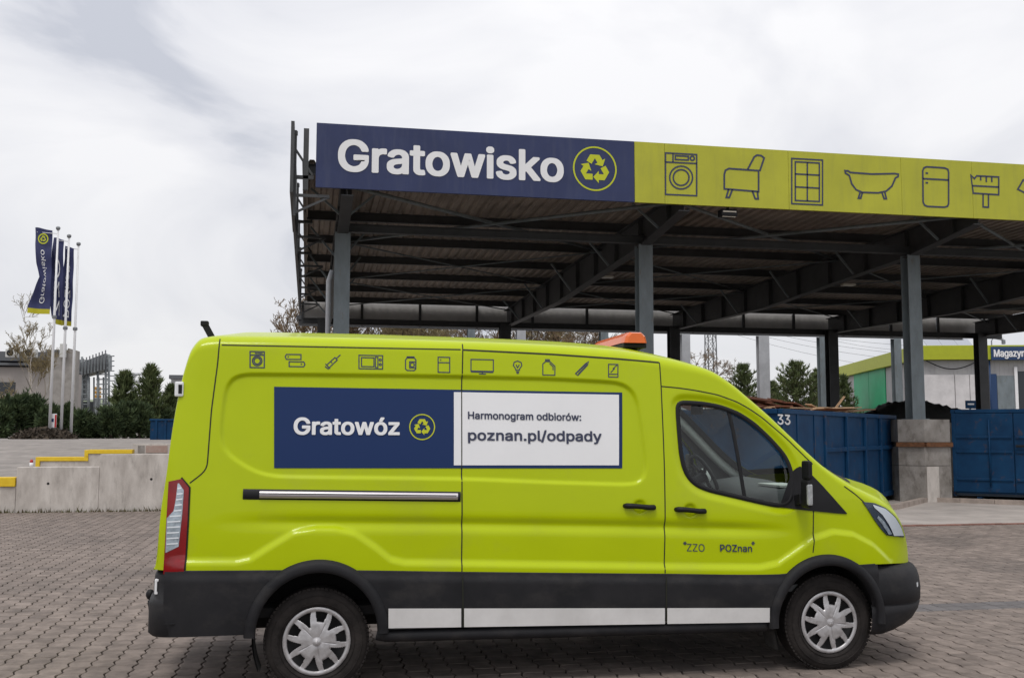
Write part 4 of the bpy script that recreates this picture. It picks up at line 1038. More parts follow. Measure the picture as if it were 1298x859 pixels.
T = at(47, 412, 58); bare_tree('slender bare birch rising over the hedge by the flagpoles', (T[0]-0.1, 58, 1.38), float(T[2]-1.38)*0.95, 0.42, 91, 5, 'twig2', 'birch', fine=0.010, up=0.9, trunk_f=0.3, r0=0.065, kids=(3, 5))
T = at(30, 470, 57); bare_tree('low bare shrub with ochre twigs in front of the grey building', (T[0], 57, 1.38), float(T[2]-1.38), 0.8, 92, 4, 'twig2', 'bark', fine=0.011, up=0.9)
# small blue skip
q = at(190, 560, 46); q2 = at(236, 560, 46); ztop = float(at(190, 533, 46)[2]); zq = 1.38
bs = thing('skip', 'small blue steel skip beside the hedge at the van tail', 'skip', (q[0], 46, zq))
wS = float(q2[0]-q[0]); hS = ztop-zq
for lo, hi, nm in (((0, 0, 0), (wS, 0.04, hS), 'side_plate'), ((0, 1.6, 0), (wS, 1.64, hS), 'side_plate'), ((-0.002, 0.042, 0), (0.04, 1.598, hS-0.01), 'end_plate'), ((wS-0.04, 0.042, 0), (wS, 1.598, hS-0.01), 'end_plate'), ((0.04, 0.042, 0.02), (wS-0.04, 1.598, 0.06), 'floor')):
    MB().box(lo, hi).build(nm, M['contblue'], bs)
MB().bbox((-0.04, -0.05, hS), (wS+0.04, 0.07, hS+0.08), 0.015).build('rim', M['contblue'], bs); MB().bbox((-0.04, 1.57, hS), (wS+0.04, 1.69, hS+0.08), 0.015).build('rim', M['contblue'], bs)
for k in range(4): MB().box((0.2+k*wS/4, -0.05, 0.02), (0.28+k*wS/4, -0.002, hS)).build('rib', M['contblue'], bs)
# grey building with roof fans
YL = 72.0
gb = thing('grey_building', 'low grey rendered building with roof fans behind the hedge', 'building', (at(30, 520, YL)[0], YL, 1.4))
def gbx(px0, py0, px1, py1, y0, y1, nm, m_, zlo=None, bev=0.02):
    a, b = at(px0, py0, YL+y0), at(px1, py1, YL+y0); return rel(MB().bbox((a[0], YL+y0, b[2] if zlo is None else zlo), (b[0], YL+y1, a[2]), bev).build(nm, m_, gb))
gbx(-60, 464, 64, 530, 0.0, 9, 'wall', M['render'], 1.2)
gbx(-62, 458.5, 64.2, 463.6, -0.35, 9, 'eaves', M['flatroof']); gbx(-62, 444, 64, 458, 0.6, 9, 'roof', M['flatroof'])
gbx(-5, 484, 19, 499, -0.03, 0.1, 'window', M['windowd'])
for px in (13, 37):
    u = gbx(px-6, 442, px+8, 452.5, -0.9, -0.3, 'roof_fan', M['acwhite'])
    c = at(px-0.5, 447, YL-0.92); rel(MB().lathe([(0.0, -0.03), (0.19, -0.03), (0.21, 0.0)], 16, 'y', (c[0], YL-0.91, c[2])).build('fan_grille', M['black'], gb))
tb = thing('tall_grey_wall', 'taller blank building end of rough grey render behind the flagpoles', 'building', (at(80, 520, 68)[0], 68, 1.4))
a, b = at(60, 446, 68), at(86, 441, 68); c = at(97, 444, 68)
rel(MB().prism([(a[0], 1.2), (c[0], 1.2), (c[0], c[2]), (b[0], b[2]), (b[0]-0.02, a[2]+0.1), (a[0], a[2])], 68, 69.0, 'y').build('wall', M['render2'], tb, fix=True))
a, b = at(59, 443.5, 68), at(85, 445.8, 68)
rel(MB().box((a[0], 67.9, b[2]-0.05), (b[0], 68.3, b[2]+0.12)).build('coping', M['flatroof'], tb))
q = at(81, 443, 67.9); rel(MB().bbox((q[0]-0.18, 67.6, q[2]-0.5), (q[0]+0.18, 67.88, q[2]+0.35), 0.02).build('vent_box', M['acwhite'], tb))
# dark steel lattice frame carrying a long box, behind the hedge
YS = 88.0
sf = thing('steel_frame', 'tall dark steel lattice frame with ladder rungs behind the hedge', 'steel frame', (at(120, 530, YS)[0], YS, 1.4))
def sx(px, py, dy=0): p = at(px, py, YS+dy); return (p[0], YS+dy, p[2])
for px, t_, b_ in ((98, 455, 530), (104, 452, 530), (112, 470, 535), (124, 470, 535), (134, 450, 535), (138, 449, 535)):
    for dy in (0, 2.2): rel(MB().tube([sx(px, b_, dy), sx(px, t_, dy)], 0.10, 6).build('upright', M['scaffold'], sf))
for k in range(12):
    y = 456+k*6.2
    rel(MB().tube([sx(97, y), sx(113, y+0.6)], 0.05, 5).build('rung', M['scaffold'], sf)); rel(MB().tube([sx(122, y), sx(139, y-0.6)], 0.05, 5).build('rung', M['scaffold'], sf))
    if k < 6: rel(MB().tube([sx(133, 452+k*6), sx(145, 451+k*6.3)], 0.045, 5).build('side_arm', M['scaffold'], sf))
P0, P1, P2, P3 = sx(103, 460), sx(135, 448), sx(135, 468), sx(103, 476)
rel(MB().prism([(p[0], p[2]) for p in (P3, P2, P1, P0)], YS-0.4, YS+2.4, 'y').build('box_girder', M['scaffold'], sf, fix=True))
for k in range(9):
    t = k/8; a = np.array(P0)+(np.array(P1)-np.array(P0))*t; b = np.array(P3)+(np.array(P2)-np.array(P3))*t
    rel(MB().tube([(a[0], YS-0.45, a[2]+0.25), (b[0], YS-0.45, b[2])], 0.06, 4).build('girder_bar', M['flatroof'], sf))
a, b = sx(98, 458), sx(106, 507); rel(MB().box((a[0], YS+0.2, b[2]), (b[0], YS+1.8, a[2]-0.2)).build('side_sheet', M['scaffold'], sf))
a, b = sx(113, 488, 1), sx(133, 497, 1)
for k in range(4): rel(MB().tube([sx(113+k*6, 478, 0.6), sx(113+k*6, 532, 0.6)], 0.07, 5).build('upright', M['scaffold'], sf))
# mint house end and orange load glimpsed behind the frame
ms = thing('mint_building', 'pale mint rendered building glimpsed behind the steel frame', 'building', (at(120, 520, 96)[0], 96, 1.4))
a, b = at(94, 506, 96), at(128, 540, 96); rel(MB().box((a[0], 96, 1.0), (b[0], 104, a[2])).build('wall', M['mint'], ms))
c = at(110, 516, 95.9); rel(MB().box((c[0]-0.6, 95.9, c[2]-0.5), (c[0]+0.6, 95.99, c[2]+0.5)).build('window', M['windowd'], ms))
oc = thing('orange_crate_stack', 'small ochre crate stack seen inside the steel frame', 'crates', (at(122, 520, 93)[0], 93, 1.4))
for k in range(3):
    a, b = at(118.5, 490+k*5, 93), at(125.5, 494+k*5, 93); rel(MB().bbox((a[0], 93, b[2]), (b[0], 94, a[2]), 0.03).build('crate', M['orangeb'], oc))
rel(MB().box((at(119, 505, 93)[0], 93.1, 1.3), (at(125, 505, 93)[0], 93.9, at(119, 504.6, 93)[2])).build('crate_base', M['scaffold'], oc))
# pale frame structure and far flat-roofed block
YP = 100.0
pf = thing('pale_frame', 'pale open steel frame hall behind the two pines', 'steel frame', (at(175, 520, YP)[0], YP, 1.4))
for px in (146, 158, 170, 182, 192, 202):
    rel(MB().tube([tuple(at(px, 530, YP)), tuple(at(px, 474+(px < 160)*1, YP))], 0.11, 5).build('upright', M['paleframe'], pf))
for py in (474, 483, 490): rel(MB().tube([tuple(at(145, py+1, YP)), tuple(at(203, py-1, YP))], 0.13, 5).build('rail', M['paleframe'], pf))
for px in (150, 164, 186): rel(MB().tube([tuple(at(px, 490, YP)), tuple(at(px+10, 474, YP))], 0.07, 4).build('diagonal', M['paleframe'], pf))
fb = thing('far_block', 'far pale flat-roofed block at the van tail', 'building', (at(222, 500, 110)[0], 110, 1.4))
a, b = at(217, 480, 110), at(250, 530, 110); rel(MB().box((a[0], 110, 1.0), (b[0], 120, a[2])).build('wall', M['corrug'], fb)); rel(MB().box((a[0]-0.2, 109.8, a[2]+0.01), (b[0]+0.2, 120.2, a[2]+0.4)).build('roof_edge', M['flatroof'], fb))
# ------------------------------------------------------------------ the van (local x forward from the rear axle, y to its left, z up)
VX0, VY0 = 0.087, 8.15
van = thing('delivery_van', 'lime green high-roof delivery van with dark lower cladding and recycling lettering, parked in front', 'van', (VX0, VY0, 0))
def pchip(xs, ys):
    xs, ys = np.array(xs, float), np.array(ys, float); h = np.diff(xs); d = np.diff(ys)/h
    mth = np.zeros(len(xs)); mth[0], mth[-1] = d[0], d[-1]
    for i in range(1, len(xs)-1):
        if d[i-1]*d[i] > 0:
            w1, w2 = 2*h[i]+h[i-1], h[i]+2*h[i-1]; mth[i] = (w1+w2)/(w1/d[i-1]+w2/d[i])
    def f(x):
        x = np.clip(np.asarray(x, float), xs[0], xs[-1]); i = np.clip(np.searchsorted(xs, x)-1, 0, len(xs)-2)
        t = (x-xs[i])/h[i]; t2, t3 = t*t, t*t*t
        return (2*t3-3*t2+1)*ys[i]+(t3-2*t2+t)*h[i]*mth[i]+(-2*t3+3*t2)*ys[i+1]+(t3-t2)*h[i]*mth[i+1]
    return f
ZE_T = [(-1.069, .83), (-1.050, .95), (-1.032, 1.25), (-1.004, 1.50), (-.978, 1.784), (-.950, 2.0), (-.915, 2.188), (-.874, 2.322), (-.808, 2.392), (-.676, 2.413), (0, 2.418), (1.03, 2.408), (1.68, 2.393), (2.16, 2.368),
        (2.5, 2.318), (2.75, 2.261), (2.89, 2.216), (3.03, 2.133), (3.18, 2.013), (3.33, 1.885), (3.475, 1.748), (3.62, 1.611), (3.744, 1.503), (3.864, 1.421), (3.985, 1.356), (4.11, 1.312), (4.23, 1.270), (4.356, 1.204), (4.445, 1.12), (4.495, 1.03), (4.535, .90), (4.555, .765)]
ZE = pchip(*zip(*ZE_T)); XR0, XF0 = -1.069, 4.555
ZC = pchip([-1.1, -.83, 0, 1, 2.43, 3.3, 3.6, 4.1, 4.56], [.845, .838, .822, .786, .738, .712, .742, .768, .738])
HC = pchip([-1.07, -.9, -.5, 2.3, 3.0, 3.9, 4.2, 4.45, 4.56], [.05, .09, .11, .11, .075, .08, .10, .10, .02])
RC = pchip([-1.07, -.5, 2.3, 3.0, 3.9, 4.2, 4.56], [.10, .13, .13, .085, .10, .17, .20])
CRN = pchip([-1.07, -.9, -.5, 2.3, 3.0, 3.9, 4.3, 4.56], [0.0, 0.01, .085, .085, .05, .05, .06, 0.0])
BUL = pchip([-1.07, 2.2, 3.0, 3.9, 4.56], [0, 0, .16, .24, .32])
TUM = pchip([.3, .6, 1.0, 1.5, 2.0, 2.35, 2.6], [.03, .006, 0, .022, .066, .105, .14])
def Wd(x, z):
    x, z = np.asarray(x, float), np.asarray(z, float)
    w_ = 1.03 - TUM(z)
    fx = np.clip((x-3.85)/0.70, 0, 1.02); w_ = w_ - 0.27*fx**2.7
    w_ = w_ - 0.05*np.clip((x-2.3)/1.2, 0, 1)*np.clip((z-1.25)/0.8, 0, 1.3)
    ex = np.clip((-0.80-x)/0.275, 0, 0.995); return w_ - 0.11*(1-np.sqrt(1-ex**2))
def ZS(x): return np.maximum(ZE(x) - HC(x), ZC(x)+0.004)
def seg_sd(px, pz, poly):
    """signed distance to a closed polygon, negative inside"""
    P = np.array(poly, float); px, pz = np.asarray(px, float), np.asarray(pz, float)
    lo, hi = P.min(0)-0.12, P.max(0)+0.12; mk = (px > lo[0]) & (px < hi[0]) & (pz > lo[1]) & (pz < hi[1])
    if px.ndim and not mk.all():
        o_ = np.full(px.shape, 0.2)
        if mk.any(): o_[mk] = seg_sd(px[mk], pz[mk], poly)
        return o_
    d = np.full(np.shape(px), 1e9); ins = np.zeros(np.shape(px), bool); n = len(P)
    for i in range(n):
        a, b = P[i], P[(i+1) % n]; e_ = b-a; wx, wz = px-a[0], pz-a[1]
        t = np.clip((wx*e_[0]+wz*e_[1])/(e_@e_+1e-12), 0, 1); d = np.minimum(d, (wx-e_[0]*t)**2+(wz-e_[1]*t)**2)
        c1 = (a[1] > pz) != (b[1] > pz)
        with np.errstate(divide='ignore', invalid='ignore'): xi = a[0]+(pz-a[1])*e_[0]/(e_[1] if e_[1] != 0 else 1e-12)
        ins ^= c1 & (px < xi)
    d = np.sqrt(d); return np.where(ins, -d, d)
def sstep(a, b, t): t = np.clip((t-a)/(b-a), 0, 1); return t*t*(3-2*t)
FEAT_ON = [False]
def van_y(x, z):
    """half width of the outer skin at (x, z), corner rounding included"""
    x, z = np.asarray(x, float), np.asarray(z, float); zs = ZS(x); w0 = Wd(x, np.minimum(z, zs))
    if FEAT_ON[0]: w0 = w0 + feat(x, np.minimum(z, zs))
    s = np.clip((z-zs)/np.maximum(ZE(x)-zs, 1e-4), 0, 1); return w0 - RC(x)*(1-np.sqrt(np.maximum(0, 1-s*s)))
def van_at(px, py):
    """photo pixel -> (x, z) on the near side of the van"""
    Y = 7.15
    for _ in range(14):
        p = at(px, py, Y); x, z = p[0]-VX0, p[2]; x = min(max(x, XR0+0.004), XF0-0.004)
        Y = 0.5*Y + 0.5*(VY0 - float(van_y(x, z)))
    return float(x), float(z)
def VP(pts): return [van_at(*q) for q in pts]
def dens(pts, step=0.02, closed=False, sm=0):
    P = [np.array(p, float) for p in pts]
    if closed: P.append(P[0])
    o_ = []
    for a, b in zip(P[:-1], P[1:]):
        n = max(1, int(np.linalg.norm(b-a)/step))
        for k in range(n): o_.append(a+(b-a)*k/n)
    if not closed: o_.append(P[-1])
    o_ = np.array(o_)
    for _ in range(sm):
        if closed: o_ = (np.roll(o_, 1, 0)+2*o_+np.roll(o_, -1, 0))/4
        else: o_[1:-1] = (o_[:-2]+2*o_[1:-1]+o_[2:])/4
    return o_
WIN = dens(VP([(859, 509.5), (861, 540), (864, 575), (868, 594), (874, 606), (884, 615), (900, 621), (930, 628), (960, 635), (988, 641), (1001, 639), (1005, 632), (1006, 612), (1003, 592), (995, 576), (978, 557), (958, 538), (938, 524.5), (915, 515.5), (890, 511)]), 0.02, True, 6)
RECESS = dens(VP([(299, 474), (400, 474.5), (586, 477), (700, 480), (780, 484), (797, 487), (806, 498), (812, 530), (818, 575), (820.5, 600), (817, 611), (806, 614), (700, 611), (586, 606.5), (400, 604.5), (345, 603.5), (325, 599), (300, 584), (283, 572), (279.5, 560), (281, 530), (285, 498), (289, 481)]), 0.03, True, 8)
LEDGE = np.array(VP([(236, 711), (300, 711), (318, 707), (345, 690), (372, 674), (400, 668), (425, 668), (450, 675), (475, 692), (495, 708), (512, 712), (585, 713), (840, 717), (962, 718), (985, 713), (1005, 699), (1030, 681), (1055, 673), (1080, 676), (1105, 689), (1128, 711)]))
LEDGE = LEDGE[np.argsort(LEDGE[:, 0])]
GRV = np.array(VP([(330, 662), (585, 664), (842, 668), (1000, 672)]))
HND = VP([(811, 642), (875, 646.5)])
def feat(x, z):
    f = -0.019*sstep(0.010, -0.011, seg_sd(x, z, RECESS))
    lz = np.interp(x, LEDGE[:, 0], LEDGE[:, 1])
    f = f + 0.025*sstep(0.026, -0.026, z-lz)*sstep(-1.02, -0.86, x)*sstep(4.36, 4.15, x)
    gz = np.interp(x, GRV[:, 0], GRV[:, 1])
    f = f - 0.021*np.exp(-((z-gz)/0.038)**2)*sstep(-0.75, 0.1, x)*sstep(3.55, 2.9, x)
    f = f - 0.018*sstep(0.075, 0.015, seg_sd(x, z, WIN))
    for hx, hz in HND: f = f - 0.014*sstep(0.052, 0.030, np.hypot(x-hx, z-hz))
    return f
# tabulate the pressings once, then look them up
GX, GZ = np.arange(-1.12, 4.64, 0.005), np.arange(0.28, 2.60, 0.005)
FT = feat(*np.meshgrid(GX, GZ, indexing='ij'))
def feat(x, z):
    x, z = np.broadcast_arrays(np.asarray(x, float), np.asarray(z, float))
    u = np.clip((x-GX[0])/0.005, 0, len(GX)-1.001); v = np.clip((z-GZ[0])/0.005, 0, len(GZ)-1.001)
    i, j = u.astype(int), v.astype(int); a, b = u-i, v-j
    return FT[i, j]*(1-a)*(1-b)+FT[i+1, j]*a*(1-b)+FT[i, j+1]*(1-a)*b+FT[i+1, j+1]*a*b
def surfs(x, z, off=0.0, side=-1):
    """points on the skin (arrays), lifted by off along the normal"""
    x, z = np.asarray(x, float), np.asarray(z, float); h_ = 0.006
    y = van_y(x, z); dx_ = (van_y(x+h_, z)-van_y(x-h_, z))/(2*h_); dz_ = (van_y(x, z+h_)-van_y(x, z-h_))/(2*h_)
    l = np.sqrt(dx_**2+1+dz_**2); return np.stack([x-dx_/l*off, side*(y+off/l), z-dz_/l*off], -1)
def surf(x, z, off=0.0, side=-1): return surfs(float(x), float(z), off, side)
FEAT_ON[0] = True

# ---- body shell as one lofted skin
xd = np.linspace(XR0, XF0, 6000); zd = ZE(xd); sarc = np.concatenate([[0], np.cumsum(np.hypot(np.diff(xd), np.diff(zd)))])
XS = np.interp(np.linspace(0, sarc[-1], int(sarc[-1]/0.0115)), sarc, xd); NI = len(XS)
NA, NB, NC, ND = 26, 150, 7, 14
zc, zs, ze = ZC(XS), ZS(XS), ZE(XS)
rows = []   # each: (X, Y(half, positive), Z)
for k in range(NA): z = 0.42+(zc-0.42)*k/NA; rows.append((XS, Wd(XS, z)+feat(XS, z)+0.017*sstep(0.0, 0.065, zc-z), z, 'A'))
for k in range(NB+1): z = zc+(zs-zc)*k/NB; rows.append((XS, Wd(XS, z)+feat(XS, z), z, 'B'))
ws = rows[-1][1]; rc = RC(XS)
for k in range(1, NC+1):
    th = math.pi/2*k/NC; rows.append((XS, ws-rc*(1-math.cos(th)), zs+(ze-zs)*math.sin(th), 'C'))
wc = ws-rc
for k in range(1, ND+1):
    q = 1-k/ND; rows.append((XS+BUL(XS)*(1-q*q), wc*q, ze+CRN(XS)*(1-q*q), 'D'))
NJ = len(rows); kinds = [r[3] for r in rows]
G = np.zeros((NI, NJ, 3))
for j, (X_, Y_, Z_, _) in enumerate(rows): G[:, j] = np.stack([X_, Y_, Z_], 1)
ARCH = [(0.0, 0.40, 0.438, 0.468), (3.715, 0.365, 0.432, 0.455)]          # centre x, z, half width, height
def in_arch(x, z, g=1.0):
    return any(((x-a)/(hw*g))**2 + ((z-b)/(hh*g))**2 < 1 for a, b, hw, hh in ARCH)
cen = 0.25*(G[:-1, :-1]+G[1:, :-1]+G[:-1, 1:]+G[1:, 1:])
win_sd = seg_sd(cen[..., 0], cen[..., 2], WIN)
body, shield, cowl, grille = MB(), MB(), MB(), MB()
def side_faces(side):
    Gs = G.copy(); Gs[..., 1] *= side
    parts = {'lining': [], 'body': [], 'clad': [], 'shield': [], 'cowl': [], 'grille': []}
    for i in range(NI-1):
        for j in range(NJ-1):
            k = kinds[j]; x, y, z = cen[i, j]
            if k in 'AB' and in_arch(x, z): continue
            if k == 'A':
                if x > 4.12 or x < -0.99: continue
                dst = 'clad'
            elif k in 'BC' and kinds[j] == 'B' and win_sd[i, j] < 0: continue
            elif k == 'D' and 3.02 < XS[i] < 3.90: dst = 'shield'
            elif k == 'D' and 3.90 <= XS[i] < 3.99: dst = 'cowl'
            elif k == 'D' and z < 1.02 and XS[i] > 4.3 and z > 0.80 and y < 0.62: dst = 'grille'
            else: dst = 'body'
            q = (i*NJ+j, (i+1)*NJ+j, (i+1)*NJ+j+1, i*NJ+j+1)
            if dst == 'body' and k in 'BC' and 2.38 < x < 3.97 and win_sd[i, j] > 0.012: parts['lining'].append(q if side > 0 else q[::-1])
            parts[dst].append(q if side < 0 else q[::-1])
    return Gs.reshape(-1, 3), parts
def compact(mb, V, fs, dy=0.0, side=-1):
    used = np.unique(np.array(fs).ravel()); mp__ = {int(u): n for n, u in enumerate(used)}
    vs = V[used].copy(); vs[:, 1] += dy*side
    mb.add(vs, [tuple(mp__[q] for q in f) for f in fs], True)
def weld(o, d=0.0008):
    bm = bmesh.new(); bm.from_mesh(o.data); bmesh.ops.remove_doubles(bm, verts=bm.verts[:], dist=d); bm.to_mesh(o.data); bm.free(); return o
for sd in (-1, 1):
    V, parts = side_faces(sd)
    compact(body, V, parts['body']); cladm = MB(); compact(cladm, V, parts['clad'], 0.010, sd); weld(cladm.build('side_cladding', M['clad'], van))
    lin = MB(); compact(lin, V, parts['lining'], -0.035, sd); lin.v = [(x, y, z-0.012) for x, y, z in lin.v]; lin.build('door_lining', M['dash'], van)
    for nm, mb in (('shield', shield), ('cowl', cowl), ('grille', grille)): compact(mb, V, parts[nm])
weld(body.build('body', M['lime'], van))
weld(shield.build('windscreen', M['screen'], van)); weld(cowl.build('scuttle_panel', M['black'], van)); weld(grille.build('grille', M['black'], van))
# lip closing the top of the cladding
for sd in (-1, 1):
    lip = MB(); P = []
    for x in np.arange(-0.98, 4.12, 0.02):
        if in_arch(x, float(ZC(x)), 0.985): 
            if len(P) > 1: lip.grid(np.array(P), True)
            P = []; continue
        z = float(ZC(x)); y = float(van_y(x, z)); P.append([(x, sd*(y+0.0102), z-0.003), (x, sd*(y+0.007), z+0.003), (x, sd*(y-0.004), z+0.007)])
    if len(P) > 1: lip.grid(np.array(P), True)
    lip.build('cladding_lip', M['clad'], van)

# ---- strips, patches and print on the side
def ribbon(pts, wd, off=0.0012, closed=False, bulge=0.0, side=-1, mb=None):
    mb = mb or MB(); P = np.array(pts, float)
    if closed: t = np.roll(P, -1, 0)-np.roll(P, 1, 0)
    else: t = np.concatenate([P[1:2]-P[0:1], P[2:]-P[:-2], P[-1:]-P[-2:-1]])
    t = t/(np.linalg.norm(t, axis=1, keepdims=True)+1e-9); nn = np.stack([-t[:, 1], t[:, 0]], 1)
    prof = ((-1, off), (-0.55, off+bulge), (0.55, off+bulge), (1, off)) if bulge else ((-1, off), (1, off))
    rows_ = np.stack([surfs(P[:, 0]+nn[:, 0]*q*wd/2, P[:, 1]+nn[:, 1]*q*wd/2, o_, side) for q, o_ in prof], 1)
    if closed: rows_ = np.concatenate([rows_, rows_[:1]])
    mb.grid(rows_, True, flip=(side < 0)); return mb
def patch(up, lo, nu=24, nv=6, off=0.003, side=-1, thick=0.0):
    """surface patch between two curves given in photo pixels"""
    def res(c):
        c = np.array(VP(c)); s_ = np.concatenate([[0], np.cumsum(np.hypot(*np.diff(c, axis=0).T))]); tt = np.linspace(0, s_[-1], nu)
        return np.stack([np.interp(tt, s_, c[:, 0]), np.interp(tt, s_, c[:, 1])], 1)
    U, L_ = res(up), res(lo); tv = np.linspace(0, 1, nv)[None, :, None]
    Q = U[:, None]*(1-tv)+L_[:, None]*tv; Gp = surfs(Q[..., 0], Q[..., 1], off, side)
    mb = MB(); mb.grid(Gp, True, flip=(side > 0))
    if thick:
        bd = [Gp[i, 0] for i in range(nu)]+[Gp[-1, j] for j in range(1, nv)]+[Gp[i, -1] for i in range(nu-2, -1, -1)]+[Gp[0, j] for j in range(nv-2, 0, -1)]
        inn = [p+np.array([0, -side*thick, 0]) for p in bd]; n = len(bd)
        mb.add(bd+inn, [(i, (i+1) % n, n+(i+1) % n, n+i) for i in range(n)], False)
    return mb
SEAMS = [[(279, 429.5), (276, 460), (268, 520), (262.5, 593), (259, 598), (240.5, 612)], [(586, 436), (585, 495), (585, 600), (585.3, 660), (585.5, 724)], [(835.5, 459), (838, 490), (841, 560), (842.3, 600), (842.8, 660), (843, 726)],
         [(281, 437.2), (400, 439.5), (500, 441.5), (584, 443)], [(587, 443.4), (700, 449), (780, 454.5), (835, 459.4)],
         [(838, 489.5), (860, 491.5), (882, 494.7), (909, 500), (934, 509), (950, 518), (966, 529), (997, 555.5), (1018, 576.4), (1030, 588)], [(1031, 646), (1031.3, 680), (1030.5, 700)], [(1070, 616), (1084, 626), (1097, 638)]]
for k, s_ in enumerate(SEAMS):
    wdt = 0.009 if k in (3,) else (0.012 if k == 4 else 0.0085)
    pts = dens(VP(s_), 0.02, False, 3)
    for sd in (-1, 1): ribbon(pts, wdt, 0.0014, side=sd).build('panel_gap', M['seam'], van)
# cladding gaps stand proud of the cladding
for s_ in ([(585.5, 727), (586, 760), (586.3, 792)], [(842.8, 729), (842.5, 787)], [(340, 724), (338, 724.6)]):
    ribbon(dens(VP(s_), 0.02), 0.008, 0.0315).build('panel_gap', M['seam'], van)
# pressed line above the recess
TOPREC = dens(VP([(296, 474.5), (400, 475), (586, 478), (700, 480.5), (780, 484.5), (795, 487.5)]), 0.02)
# windows
for sd in (-1, 1):
    wp = MB(); B_ = WIN; c0 = B_.mean(0); ringn = 7; rowsw = []
    for q in np.linspace(1.0, 0.0, ringn):
        pw_ = c0+(np.concatenate([B_, B_[:1]])-c0)*q; rowsw.append(surfs(pw_[:, 0], pw_[:, 1], -0.012, sd))
    wp.grid(np.array(rowsw), True, flip=(sd < 0)); wp.build('side_window', M['glass'], van)
    ribbon(WIN, 0.034, 0.004, True, 0.006, sd).build('window_seal', M['black'], van)
    ribbon(dens(VP([(923, 516), (930, 545), (938, 590), (945, 633)]), 0.03), 0.030, -0.010, False, 0.008, sd).build('window_divider', M['black'], van)
# sail panel behind the mirror
for sd in (-1, 1):
    patch([(1003, 599), (1013, 590.5), (1022, 595), (1040, 613), (1058, 633), (1073, 650)], [(988, 642.5), (1003, 644.5), (1020, 646.3), (1040, 648.2), (1058, 650), (1073, 651)], 22, 6, 0.0075, sd, 0.01).build('mirror_sail_panel', M['black'], van)
# navy and white lettering field
def decal(px0, px1, top, bot, name, m_, off):
    up = [(px0, top(px0)), ((px0+px1)/2, top((px0+px1)/2)), (px1, top(px1))]; lo = [(px0, bot(px0)), ((px0+px1)/2, bot((px0+px1)/2)), (px1, bot(px1))]
    return patch(up, lo, 40, 12, off).build(name, m_, van)
tl = lambda a, b: (lambda x: a+(b-a)*(x-348)/(788-348))
decal(347.5, 788.5, tl(490, 497.3), tl(593, 593.2), 'navy_panel', M['navyvan'], 0.0035)
decal(575.2, 784.3, tl(493.2, 500.2), tl(589.4, 589.4), 'white_panel', M['white'], 0.0050)
ribbon(dens(VP([(585, 493), (585.2, 593)]), 0.02), 0.0075, 0.0058).build('panel_gap', M['seam'], van)
def wrap(V2, F2, name, m_, off=0.0065):
    A2 = np.array(V2, float); mb = MB(); mb.add(surfs(A2[:, 0], A2[:, 1], off), F2); return mb.build(name, m_, van)
def van_text(txt, bold, pa, pb, pc, capref, name, m_, off=0.0065, shear=0.0):
    a, b, c = van_at(*pa), van_at(*pb), van_at(*pc)
    V2, F2, rb = fit_text(txt, bold, a[0], b[0], a[1], c[1], capref)
    V2[:, 1] += (b[1]-a[1])*(V2[:, 0]-a[0])/(b[0]-a[0])
    return thick_print(V2, F2, rb, lambda v, o_: surfs(v[:, 0], v[:, 1], off+o_), 0.00025).build(name, m_, van)
van_text('Gratowóz', 0.045, (372, 551.3), (506.5, 551.8), (385, 528.5), 'G', 'lettering', M['white'])
van_text('Harmonogram odbiorów:', 0.035, (593, 530.8), (736.5, 533.3), (597, 521.3), 'H', 'lettering', M['ink'])
van_text('poznan.pl/odpady', 0.05, (593, 558.2), (762.5, 559.6), (600, 547.5), 'o', 'lettering', M['ink'])
van_text('ZZO', 0.0, (870.5, 698), (893, 698.5), (873, 688.5), 'Z', 'small_lettering', M['ink'], 0.003)
van_text('POZnan', 0.02, (912.5, 698.3), (953, 699), (915, 689.3), 'P', 'small_lettering', M['ink'], 0.003)
for px, py in ((868, 688), (954.5, 688)):
    c = van_at(px, py); r = 0.014
    V2, F2 = strokes([ln((c[0]-r*math.cos(t), c[1]-r*math.sin(t)), (c[0]-r*0.12*math.cos(t), c[1]-r*0.12*math.sin(t))) for t in np.arange(0, 6.2, math.pi/3)], 0.006); wrap(V2, F2, 'star_mark', M['ink'], 0.003)
c = van_at(535, 541); rt = van_at(535, 524.5); RR = rt[1]-c[1]
V2, F2 = strokes([circ(c[0], c[1], RR-0.004, 40)], 0.0075); wrap(V2, F2, 'recycling_ring', M['limeink'])
V2, F2 = recycle_faces(RR*0.84, c[0], c[1]); wrap(V2, F2, 'recycling_arrows', M['limeink'])
def vicon(lines, name, wd=0.0072):
    V2, F2 = strokes([(VP(pts), cl) for pts, cl in lines], wd); wrap(V2, F2, name, M['ink'], 0.0022)
def vr(x0, y0, x1, y1): return ([(x0, y0), (x1, y0+(x1-x0)*.02), (x1, y1+(x1-x0)*.02), (x0, y1)], True)
def vc(px, py, r): return ([(px+r*math.cos(t*math.pi/10), py+r*math.sin(t*math.pi/10)) for t in range(20)], True)
vicon([vr(317, 445.3, 335, 465.5), ln((317, 449.8), (335, 450)), vc(326, 457.2, 6), vc(326, 457.2, 4), ln((323, 447.6), (333, 447.8))], 'washing_machine_drawing', 0.008)
vicon([([(363, 449), (381.5, 449.2), (381.5, 455.4), (363, 455.2), (361.5, 452)], True), ([(366.5, 458.2), (385, 458.5), (386.5, 461.4), (385, 464.6), (366.5, 464.3)], True), ln((364.5, 452), (366.5, 452)), ln((381, 461.4), (383, 461.4))], 'batteries_drawing')
vicon([([(414, 462.5), (424.5, 453), (427.5, 456), (417, 466)], True), ln((426, 454.5), (431.5, 449.5)), ln((412, 464.2), (416.5, 467.8)), ln((412.5, 461), (418.5, 467)), ln((419, 458), (421, 460))], 'syringe_drawing')
